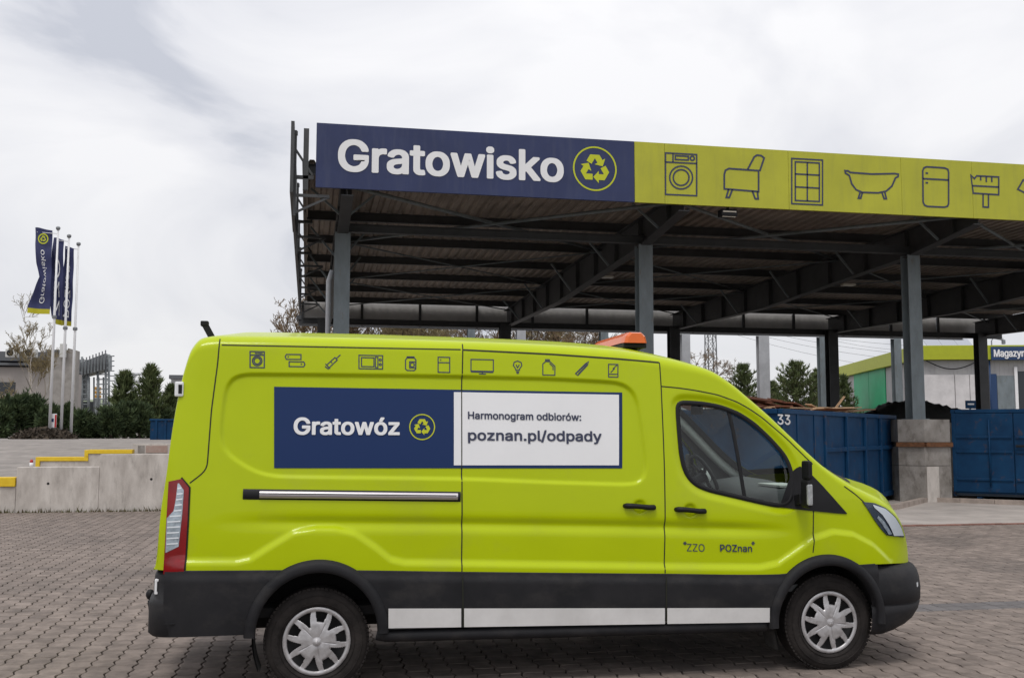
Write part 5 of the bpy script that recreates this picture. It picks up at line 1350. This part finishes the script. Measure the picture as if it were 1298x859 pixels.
vicon([vr(455, 450, 485, 467), vr(458.2, 453, 474, 464.3), vr(475.8, 452.5, 479, 465.5), vc(482, 456, 1.3), vc(482, 461.8, 1.3)], 'microwave_drawing')
vicon([([(514, 456), (516, 453.3), (525, 453.4), (527.2, 456), (527, 467.5), (525, 469.4), (516, 469.3), (514, 467.3)], True), vr(516, 452.0, 524.8, 453.2), vc(522.5, 462.3, 2.6), vr(519.2, 458.3, 526.8, 466)], 'canister_drawing')
vicon([vr(555.3, 452.5, 570, 471.6), ln((555.3, 459.3), (570, 459.6)), ln((557.5, 456), (559.3, 456))], 'refrigerator_drawing')
vicon([vr(597, 455.3, 625.3, 470), ln((597, 471.2), (625.3, 471.8)), ln((607, 473.6), (616, 473.9)), ln((611.5, 471.5), (611.5, 473.6))], 'screen_drawing')
vicon([([(653.8, 469), (653.3, 466.8), (650.6, 463), (651.6, 459), (656, 457.3), (660.6, 459.3), (661.4, 463.2), (658.8, 466.9), (658.2, 469)], True), ln((654, 471), (658.2, 471.1)), ln((654.6, 472.8), (657.6, 472.9)), ([(654, 461.8), (656, 466), (658.2, 461.9)], False)], 'light_bulb_drawing')
vicon([([(688, 461), (691.5, 458), (697.2, 458.2), (703.3, 464), (703.3, 475.4), (688, 475)], True), vr(691.5, 455.6, 696.3, 457.3), ([(696.5, 460.2), (701, 464.6), (701, 469)], False)], 'jerry_can_drawing')
vicon([([(729.5, 473.3), (742, 460.8), (746, 458.2), (744.5, 462.8), (732.5, 475.5)], True), ln((731, 472.5), (744, 460.5)), ln((733, 473.8), (745, 461.5))], 'thermometer_drawing')
vicon([vr(771.3, 461.5, 783.2, 477.6), ln((771.3, 474), (783.2, 474.2)), ([(774, 472), (778.8, 467), (777, 467), (782, 462.5)], False)], 'phone_drawing')
# sliding door rail, handles
rl = ribbon(dens(VP([(308, 626), (583.8, 629.3)]), 0.03), 0.070, 0.001, False, 0.010).build('door_rail', M['black'], van)
r2 = ribbon(dens(VP([(329, 626.3), (580, 629)]), 0.03), 0.046, 0.009, False, 0.012).build('rail_cover', M['chrome'], rl)
ribbon(dens(VP([(329, 625.2), (578, 628)]), 0.03), 0.006, 0.0225).build('rail_groove', M['seam'], rl)
for (ax, ay), (bx, by) in (((791.5, 640.8), (829.5, 642.6)), ((856.5, 645.3), (893.5, 647.4))):
    a, b = van_at(ax, ay), van_at(bx, by)
    pts = [surf(*a, -0.01), surf(a[0]+0.012, a[1], 0.022), surf(a[0]+0.05, a[1]-0.001, 0.030), surf((a[0]+b[0])/2, (a[1]+b[1])/2, 0.034), surf(b[0]-0.05, b[1], 0.030), surf(b[0]-0.012, b[1], 0.022), surf(*b, -0.01)]
    MB().tube(pts, [0.016, 0.020, 0.019, 0.018, 0.019, 0.020, 0.016], 10).build('door_handle', M['black'], van)
# white reflective band on the cladding
for (x0, x1) in ((492, 583.8), (587.5, 841), (844, 973.5)):
    tz = lambda x: 769.5-(x-490)*0.002; bz = lambda x: 794.2-(x-490)*0.0155
    patch([(x0, tz(x0)), (x1, tz(x1))], [(x0, bz(x0)), (x1, bz(x1))], 30, 3, 0.0305).build('reflective_band', M['stripe'], van)
# sill and side step
MB().tube([(0.40, -1.00, 0.385), (0.46, -1.01, 0.372), (1.8, -1.012, 0.357), (3.2, -1.01, 0.345), (3.28, -0.98, 0.345)], 0.042, 10).build('side_step', M['clad'], van)
MB().box((0.42, -1.0, 0.40), (3.28, -0.93, 0.47)).build('sill', M['black'], van); MB().box((0.42, 0.93, 0.36), (3.28, 1.0, 0.47)).build('sill', M['black'], van)
# wheel arch flares
for (cx_, cz_, ai, ti, ao, to, e0, e1) in ((0.0, 0.40, .402, .412, .478, .497, 0, 180), (3.70, 0.365, .402, .408, .470, .488, -4, 184)):
    for sd in (-1, 1):
        Gp = []
        for t in np.linspace(math.radians(e0), math.radians(e1), 72):
            row = []
            for q, of in ((0.0, -0.03), (0.02, 0.040), (0.25, 0.050), (0.6, 0.047), (0.92, 0.034), (1.0, -0.004)):
                hx = ai+(ao-ai)*q; hz = ti+(to-ti)*q; x = cx_+hx*math.cos(t); z = cz_+hz*math.sin(t)
                row.append((x, sd*(float(van_y(min(x, 4.12), max(z, 0.42)))+0.004+of), z))
            Gp.append(row)
        MB().grid(np.array(Gp), True, flip=(sd > 0)).build('wheel_arch', M['clad'], van)
        # liner inside the wheel house
        Gp = []
        for t in np.linspace(math.radians(2), math.radians(178), 30):
            Gp.append([(cx_+0.425*math.cos(t), sd*yy, cz_+0.44*math.sin(t)) for yy in (1.005, 0.85, 0.62)])
        lm = MB().grid(np.array(Gp), True)
        lm.box((cx_-0.40, min(sd*0.60, sd*0.62), 0.46), (cx_+0.40, max(sd*0.60, sd*0.62), 0.86)); lm.build('wheel_liner', M['liner'], van)
# rear lamps
LL, LR = [(214.5, 610), (212.8, 640), (211, 670), (209.3, 700), (208, 727)], [(231, 606.5), (239.8, 618), (238, 660), (235.6, 700), (233.2, 726)]
for sd in (-1, 1):
    tlm = patch(LR, LL, 26, 8, 0.010, sd, 0.02).build('tail_lamp', M['tailred'], van)
    ribbon(dens(VP([(230, 605), (240.6, 617.5), (238.8, 660), (236.4, 700), (234, 727)]), 0.02), 0.012, 0.004, side=sd).build('lamp_seal', M['seam'], tlm)
    patch([(227.5, 612), (233.6, 621), (231.6, 650), (229, 675), (227, 692)], [(226, 612.5), (224, 630), (221, 647), (212.5, 656), (210.8, 700)], 24, 6, 0.0125, sd).build('clear_insert', M['tailclear'], tlm)
    for k in range(11):
        gm = MB()
        y0 = 618+k*7.0; xl = np.interp(y0, [612, 630, 647, 656, 700], [226, 224, 221, 213, 211.5]); xr_ = np.interp(y0, [612, 621, 650, 675, 692], [227.5, 233, 231, 228.5, 226.5])
        ribbon(dens(VP([(xl+0.5, y0+1.0), (xr_-0.5, y0)]), 0.02), 0.009, 0.0150, side=sd, mb=gm)
        gm.build('lamp_bar', M['lampchrome'], tlm)
# head lamps
for sd in (-1, 1):
    U_, L_ = [(1092.5, 635.5), (1107, 637), (1122, 643.5), (1134, 654.5), (1141.5, 667), (1145.5, 680)], [(1093, 636), (1100, 646), (1108, 659), (1116, 670), (1123.5, 678), (1144.5, 680.5)]
    hl = patch(U_, L_, 26, 9, 0.006, sd, 0.02).build('head_lamp', M['lampdark'], van)
    patch([(1105, 639), (1121, 644.5), (1133, 655.5), (1140.5, 668), (1144, 678.5)], [(1107, 643), (1117, 652), (1125, 664), (1129, 672), (1131.5, 678.5)], 20, 5, 0.012, sd).build('reflector', M['lampchrome'], hl)
    patch([(1112, 653), (1119, 660), (1126, 671), (1129.5, 676.5)], [(1110.5, 656), (1116, 663), (1121.5, 671.5), (1125, 676.8)], 14, 4, 0.012, sd).build('reflector', M['tailclear'], hl)
    patch(U_, L_, 26, 9, 0.017, sd, 0.01).build('lens', M['lens'], hl)
# front bumper
FB = [(4.06, 1.045), (4.18, 1.045), (4.30, 1.03), (4.40, 1.0), (4.48, 0.955), (4.55, 0.895), (4.61, 0.82), (4.67, 0.70), (4.74, 0.5), (4.80, 0.25), (4.82, 0.0)]
FBd = dens(FB, 0.03, False, 4)
def sweep(plan, prof, sgn=1):
    n = len(plan); Gp = []
    for i in range(n):
        t = plan[min(i+1, n-1)]-plan[max(i-1, 0)]; t /= np.linalg.norm(t); nn = np.array([-t[1], t[0]]); nn = nn if nn[1]*1 >= 0 or nn[0]*sgn > 0 else -nn
        s_ = i/(n-1); Gp.append([(plan[i][0]-abs(nn[0])*sgn*ins(s_), plan[i][1]-abs(nn[1])*ins(s_), z) for z, ins in prof])
    return np.array(Gp)
fr = lambda s_: min(1.0, max(0.0, (s_-0.08)/0.3))
prof_f = [(0.245, lambda s_: 0.06+0.26*fr(s_)), (0.262, lambda s_: 0.03+0.19*fr(s_)), (0.30, lambda s_: 0.012+0.10*fr(s_)), (0.34, lambda s_: 0.006+0.05*fr(s_)), (0.40, lambda s_: 0.02*fr(s_)), (0.452, lambda s_: 0.004*fr(s_)), (0.462, lambda s_: 0.016), (0.474, lambda s_: 0.0),
          (0.56, lambda s_: -0.004), (0.64, lambda s_: 0.004), (0.69, lambda s_: 0.018), (0.722, lambda s_: 0.04), (0.742, lambda s_: 0.075), (0.748, lambda s_: 0.16)]
mb = MB()
for sd in (-1, 1):
    Gp = sweep(FBd, prof_f); Gp[..., 1] *= sd; mb.grid(Gp, True, flip=(sd < 0))
bmp = weld(mb.build('front_bumper', M['clad'], van), 0.002)
for sd in (-1, 1):
    MB().beam((4.478, sd*0.928, 0.59), (4.535, sd*0.872, 0.59), 0.03, 0.075).build('fog_lamp_recess', M['black'], bmp)
    MB().beam((4.498, sd*0.920, 0.592), (4.522, sd*0.897, 0.592), 0.034, 0.034).build('fog_lamp', M['lampchrome'], bmp)
MB().bbox((4.822, -0.26, 0.50), (4.835, 0.26, 0.61), 0.004).build('number_plate', M['white'], van)
# rear bumper and hitch
RB = dens([(-0.78, 1.042), (-0.92, 1.04), (-1.02, 1.02), (-1.075, 0.975), (-1.10, 0.90), (-1.115, 0.7), (-1.13, 0.35), (-1.135, 0.0)], 0.03, False, 3)
prof_r = [(0.405, lambda s_: 0.06), (0.412, lambda s_: 0.02), (0.43, lambda s_: 0.0), (0.62, lambda s_: 0.0), (0.645, lambda s_: 0.006), (0.652, lambda s_: 0.028), (0.76, lambda s_: 0.03), (0.80, lambda s_: 0.034), (0.822, lambda s_: 0.05), (0.826, lambda s_: 0.10)]
mb = MB()
for sd in (-1, 1):
    Gp = sweep(RB, prof_r, -1); Gp[..., 1] *= sd; mb.grid(Gp, True, flip=(sd > 0))
rbm = weld(mb.build('rear_bumper', M['clad'], van), 0.002)
MB().bbox((-0.98, -1.058, 0.50), (-0.50, -1.05, 0.507), 0.002).build('bumper_crease', M['black'], rbm)
q = at(200.5, 743, 7.2); MB().bbox((q[0]-VX0-0.022, 7.19-VY0, q[2]-0.05), (q[0]-VX0+0.02, 7.23-VY0, q[2]+0.05), 0.006).build('reflector_plate', M['white'], rbm)
MB().box((q[0]-VX0-0.006, 7.187-VY0, q[2]-0.03), (q[0]-VX0+0.012, 7.1895-VY0, q[2]+0.035)).build('plate_mark', M['black'], rbm)
hb_ = MB().tube([(-1.02, 0, 0.42), (-1.16, 0, 0.42), (-1.205, 0, 0.44), (-1.215, 0, 0.50)], [0.03, 0.028, 0.022, 0.018], 10).build('tow_hitch', M['black'], van)
mb = MB(); mb.lathe([(0.004, 0.50), (0.022, 0.512), (0.032, 0.535), (0.03, 0.555), (0.018, 0.575), (0.0, 0.58)], 14, 'z', (-1.215, 0, 0)); mb.build('tow_ball', M['black'], hb_)
# roof beacon bar
q = at(806, 431, VY0-0.48); bx_ = float(q[0]-VX0); zr = 2.42
bar = MB(); sec = [(-0.10, 0.03), (-0.085, 0.085), (-0.05, 0.115), (0.05, 0.115), (0.085, 0.085), (0.10, 0.03)]
rowsb = []
for yy, k_ in ((-0.50, 0.72), (-0.47, 0.93), (-0.40, 1.0), (0.40, 1.0), (0.47, 0.93), (0.50, 0.72)): rowsb.append([(bx_+a*k_, yy, zr+b*(0.6+0.4*k_)) for a, b in sec])
Gb = np.array(rowsb); bar.grid(Gb, False, flip=True); bar.add(Gb[0], [tuple(range(6))]); bar.add(Gb[-1], [tuple(range(5, -1, -1))])
bo = bar.build('light_bar', M['orange'], van, fix=True)
MB().bbox((bx_-0.095, -0.46, zr-0.01), (bx_+0.095, 0.46, zr+0.029), 0.008).build('bar_base', M['black'], bo)
for yy in (-0.36, 0.32): MB().bbox((bx_-0.05, yy, zr-0.06), (bx_+0.05, yy+0.05, zr-0.012), 0.006).build('bar_foot', M['black'], bo)
# rear roof camera
q0, q1 = at(271, 423, VY0-0.35), at(260, 411.5, VY0-0.35); L0 = np.array([VX0, VY0, 0])
rcam = MB().beam(tuple(q0-L0-np.array([0, 0, 0.05])), tuple(q1-L0), 0.07, 0.045).build('rear_camera', M['black'], van)
MB().bbox((q1[0]-VX0-0.030, -0.39, q1[2]-0.012), (q1[0]-VX0+0.025, -0.31, q1[2]+0.026), 0.008).build('camera_head', M['black'], rcam)
# upper rear side light
p = surf(*van_at(230.5, 493), 0.0)
MB().bbox((p[0]-0.045, p[1]-0.02, p[2]-0.05), (p[0]+0.012, p[1]+0.03, p[2]+0.05), 0.01).build('marker_lamp', M['white'], van)
MB().bbox((p[0]-0.02, p[1]-0.025, p[2]-0.03), (p[0]+0.004, p[1]-0.0205, p[2]+0.03), 0.002).build('marker_lens', M['black'], van)
# door mirrors
M['mirrorlens'] = mat('clear_indicator', (0.50, 0.52, 0.53), 0.2, c2=(0.30, 0.31, 0.32), vscale=30, metal=0.2)
for sd in (-1, 1):
    def mp3(px, py, y): q = at(px, py, VY0-y); return np.array([q[0]-VX0, -y*(-sd) if sd > 0 else -y, q[2]])
    yo, yi = 1.245, 1.13
    def shell(pxs, name, m_, parent, yo=yo, yi=yi, bev=0.02):
        a, b = mp3(pxs[0], pxs[1], 1.2), mp3(pxs[2], pxs[3], 1.2)
        ys = sorted((sd*yi, sd*yo)); return MB().bbox((min(a[0], b[0]), ys[0], min(a[2], b[2])), (max(a[0], b[0]), ys[1], max(a[2], b[2])), bev).build(name, m_, parent)
    mir = shell((1020.5, 583.5, 1027.2, 608), 'door_mirror', M['black'], van)
    shell((1020.2, 607.5, 1027.4, 644), 'mirror_lower_shell', M['black'], mir, 1.235, 1.125)
    shell((1020.6, 613, 1027.9, 640), 'indicator_lens', M['mirrorlens'], mir, 1.238, 1.14, 0.012)
    a = mp3(1020, 632, 1.12); MB().beam((a[0]+0.02, sd*0.98, a[2]-0.02), (a[0], sd*1.13, a[2]), 0.09, 0.07).build('mirror_arm', M['black'], mir)
# wheels
def wheel(x, sd):
    zc_ = 0.345; yo_ = 0.985
    W = MB().lathe([(0.215, sd*(yo_-0.19)), (0.215, sd*(yo_-0.03)), (0.20, sd*(yo_-0.05)), (0.06, sd*(yo_-0.07)), (0.0, sd*(yo_-0.07))], 40, 'y', (x, 0, zc_))
    rim = W.build('wheel', M['rimd'], van)
    prof = [(0.222, -0.21), (0.26, -0.235), (0.315, -0.235), (0.342, -0.215), (0.352, -0.18), (0.352, -0.055), (0.343, -0.022), (0.325, -0.006), (0.29, 0.004), (0.262, 0.003), (0.238, -0.006), (0.226, -0.02), (0.218, -0.05)]
    ty = MB().lathe([(r, sd*(yo_+h)) for r, h in prof], 72, 'y', (x, 0, zc_), closed=True)
    for k in range(72):                                  # shoulder blocks
        a = 2*math.pi*k/72; ca_, sa_k = math.cos(a), math.sin(a)
        Mx = Matrix.Translation((x, 0, zc_)) @ Matrix.Rotation(-a, 4, 'Y')
        y0, y1 = sorted((sd*(yo_-0.02), sd*(yo_-0.075))); ty.box((0.335, y0, -0.011), (0.3524, y1, 0.011), Mx)
    for rr in (0.302, 0.250): ty.lathe([(rr-0.003, sd*(yo_+0.003)), (rr, sd*(yo_+0.0075)), (rr+0.003, sd*(yo_+0.003))], 72, 'y', (x, 0, zc_))
    ty.build('tyre', M['tyre'], rim, fix=False)
    # wheel trim: dished disc with ten openings
    na = 240; rr_ = [0.0, 0.018, 0.026, 0.034, 0.06, 0.085, 0.105, 0.118, 0.13, 0.142, 0.155, 0.168, 0.18, 0.19, 0.197, 0.205, 0.214, 0.222, 0.225]
    V, F_ = [], []
    for r in rr_:
        for k in range(na):
            a = 2*math.pi*k/na; ph = ((math.degrees(a)+9) % 36)-18
            h = 0.018*(1-(min(r, 0.19)/0.19)**2)+0.004
            if r < 0.024: h += 0.010
            elif r < 0.03: h -= 0.002
            if 0.03 < r < 0.13: h += 0.0045*(1-abs(((math.degrees(a)+9) % 72)-36)/36)*min(1, (r-.03)/.04) - 0.004*(abs(((math.degrees(a)+9) % 72)-36) > 33.5)
            if r > 0.2: h += 0.008*math.sin((r-0.2)/0.025*math.pi)
            V.append((x+r*math.cos(a), sd*(yo_-0.016+h), zc_+r*math.sin(a)))
    for i in range(len(rr_)-1):
        rm = 0.5*(rr_[i]+rr_[i+1])
        for k in range(na):
            am = math.degrees(2*math.pi*(k+0.5)/na)+9; big = int(am//36) % 2; d_ = abs((am % 36)-18)
            lo_, hi_, w0, w1 = (0.105, 0.197, 4.0, 15.0) if big else (0.128, 0.197, 10.5, 12.6)
            if lo_ < rm < hi_ and d_ < w0+(w1-w0)*(rm-lo_)/(hi_-lo_): continue
            q = (i*na+k, i*na+(k+1) % na, (i+1)*na+(k+1) % na, (i+1)*na+k); F_.append(q if sd < 0 else q[::-1])
    tr = MB().add(V, F_, True).build('wheel_trim', M['hubcap'], rim)
    so = tr.modifiers.new('thickness', 'SOLIDIFY'); so.thickness = 0.006; so.offset = 1 if False else 0
    return rim
for x in (0.0, 3.75):
    for sd in (-1, 1): wheel(x, sd)
# underbody, axles, mud flaps
ub = MB().box((-1.0, -0.9, 0.50), (4.25, 0.9, 0.56)).box((-0.9, -0.5, 0.36), (3.2, -0.38, 0.499)).box((-0.9, 0.38, 0.36), (3.2, 0.5, 0.499)).box((1.2, -0.3, 0.30), (2.3, 0.3, 0.499)).box((3.3, -0.55, 0.30), (4.2, 0.55, 0.499))
ub.tube([(0, -0.85, 0.345), (0, 0.85, 0.345)], 0.05, 10).tube([(3.75, -0.85, 0.345), (3.75, 0.85, 0.345)], 0.04, 10).lathe([(0.0, -0.16), (0.12, -0.1), (0.15, 0.0), (0.12, 0.1), (0.0, 0.16)], 16, 'x', (0, 0, 0.36))
ub.tube([(2.9, 0.2, 0.30), (1.0, 0.2, 0.32), (0.3, -0.3, 0.42), (-0.9, -0.45, 0.36)], 0.04, 8)
ub.build('underbody', M['liner'], van)
for sd in (-1, 1):
    ys = sorted((sd*0.78, sd*1.0))
    Gm = np.array([[(-0.40-0.02*math.sin(t*3)+0.035*t*t, yy, 0.50-0.34*t) for yy in (*ys,)] for t in np.linspace(0, 1, 10)])
    MB().grid(Gm, True).grid(Gm+np.array([-0.012, 0, 0]), True, True).build('mud_flap', M['flap'], van)
    Gm = np.array([[(3.285+0.055*t, yy, 0.42-0.26*t) for yy in (*ys,)] for t in np.linspace(0, 1, 8)])
    MB().grid(Gm, True).grid(Gm+np.array([-0.012, 0, 0]), True, True).build('mud_flap', M['flap'], van)
MB().bbox((0.42, -0.99, 0.33), (0.47, -0.93, 0.46), 0.01).build('step_bracket', M['rust'], van)
# cab interior
cab = MB().box((2.36, -0.92, 0.58), (2.40, 0.92, 2.28)).build('bulkhead', M['dash'], van)
MB().box((2.40, -0.93, 0.57), (3.95, 0.93, 0.62)).build('cab_floor', M['dash'], van)
Gd = []
for x, z in ((3.42, 0.80), (3.40, 1.10), (3.44, 1.23), (3.55, 1.30), (3.76, 1.33), (3.90, 1.31)):
    Gd.append([(x-0.04*math.cos(yy*2.2), yy, z+0.03*math.cos((yy-0.42)*3)*(abs(yy-0.42) < 0.5)) for yy in np.linspace(-0.88, 0.88, 25)])
dsh = MB().grid(np.array(Gd), True, flip=True).build('dashboard', M['dash'], van)
MB().bbox((3.36, -0.75, 1.02), (3.40, -0.2, 1.10), 0.015).build('glove_tray', M['trim'], dsh); MB().bbox((3.38, -0.12, 0.95), (3.42, 0.14, 1.20), 0.015).build('centre_console', M['black'], dsh)
MB().bbox((3.58, -0.55, 1.315), (3.80, -0.15, 1.335), 0.004).build('paper_sheet', M['trim'], dsh)
def seat(y0, y1, nm):
    s_ = MB().bbox((2.48, y0, 0.86), (2.98, y1, 1.02), 0.05).build(nm, M['seat'], van)
    Mt = Matrix.Translation((2.50, 0, 0.98)) @ Matrix.Rotation(math.radians(-10), 4, 'Y')
    MB().bbox((-0.07, y0+0.02, 0.0), (0.07, y1-0.02, 0.60), 0.05, Mt).build('backrest', M['seat'], s_)
    MB().bbox((-0.045, (y0+y1)/2-0.13, 0.63), (0.055, (y0+y1)/2+0.13, 0.82), 0.04, Mt).build('headrest', M['seat'], s_)
seat(-0.86, -0.42, 'seat'); seat(-0.40, 0.02, 'seat'); seat(0.18, 0.70, 'seat')
# steering wheel, column
Ms = Matrix.Translation((3.34, 0.42, 1.37)) @ Matrix.Rotation(math.radians(62), 4, 'Y')
mb = MB(); ring = []
for k in range(37):
    a = 2*math.pi*k/36; ring.append(Ms @ Vector((0.195*math.cos(a), 0.195*math.sin(a), 0)))
mb.tube(ring, 0.017, 8, cap=False)
for a in (0, 2.2, 4.1): mb.tube([Ms @ Vector((0, 0, 0)), Ms @ Vector((0.19*math.cos(a), 0.19*math.sin(a), 0))], 0.016, 6)
mb.tube([Ms @ Vector((0, 0, 0.03)), Ms @ Vector((0, 0, -0.3))], 0.045, 8)
mb.build('steering_wheel', M['black'], van)
MB().lathe([(0.0, 0.035), (0.06, 0.03), (0.07, 0.0)], 16, 'z').build('steering_hub', M['trim'], bpy.data.objects['steering_wheel'])
bpy.data.objects['steering_hub'].matrix_local = Ms
for sd in (-1, 1):                                           # pale pillar trims inside
    pts = []
    for x in np.linspace(2.72, 3.92, 12):
        z = float(ZE(x))-0.075; y = float(van_y(x, float(ZS(x))))-0.085; pts.append((x, sd*y, z))
    MB().tube(pts, 0.042, 8).build('pillar_trim', M['trim'], van)
MB().bbox((3.10, -0.11, 1.90), (3.13, 0.11, 1.98), 0.012).build('cab_mirror', M['black'], van)
hlp = np.array([[(x, yy, float(ZE(x))-0.06+0.04*(1-(yy/0.8)**2)) for yy in np.linspace(-0.74, 0.74, 9)] for x in np.linspace(2.40, 3.0, 8)])
MB().grid(hlp, True).build('headlining', M['trim'], van)
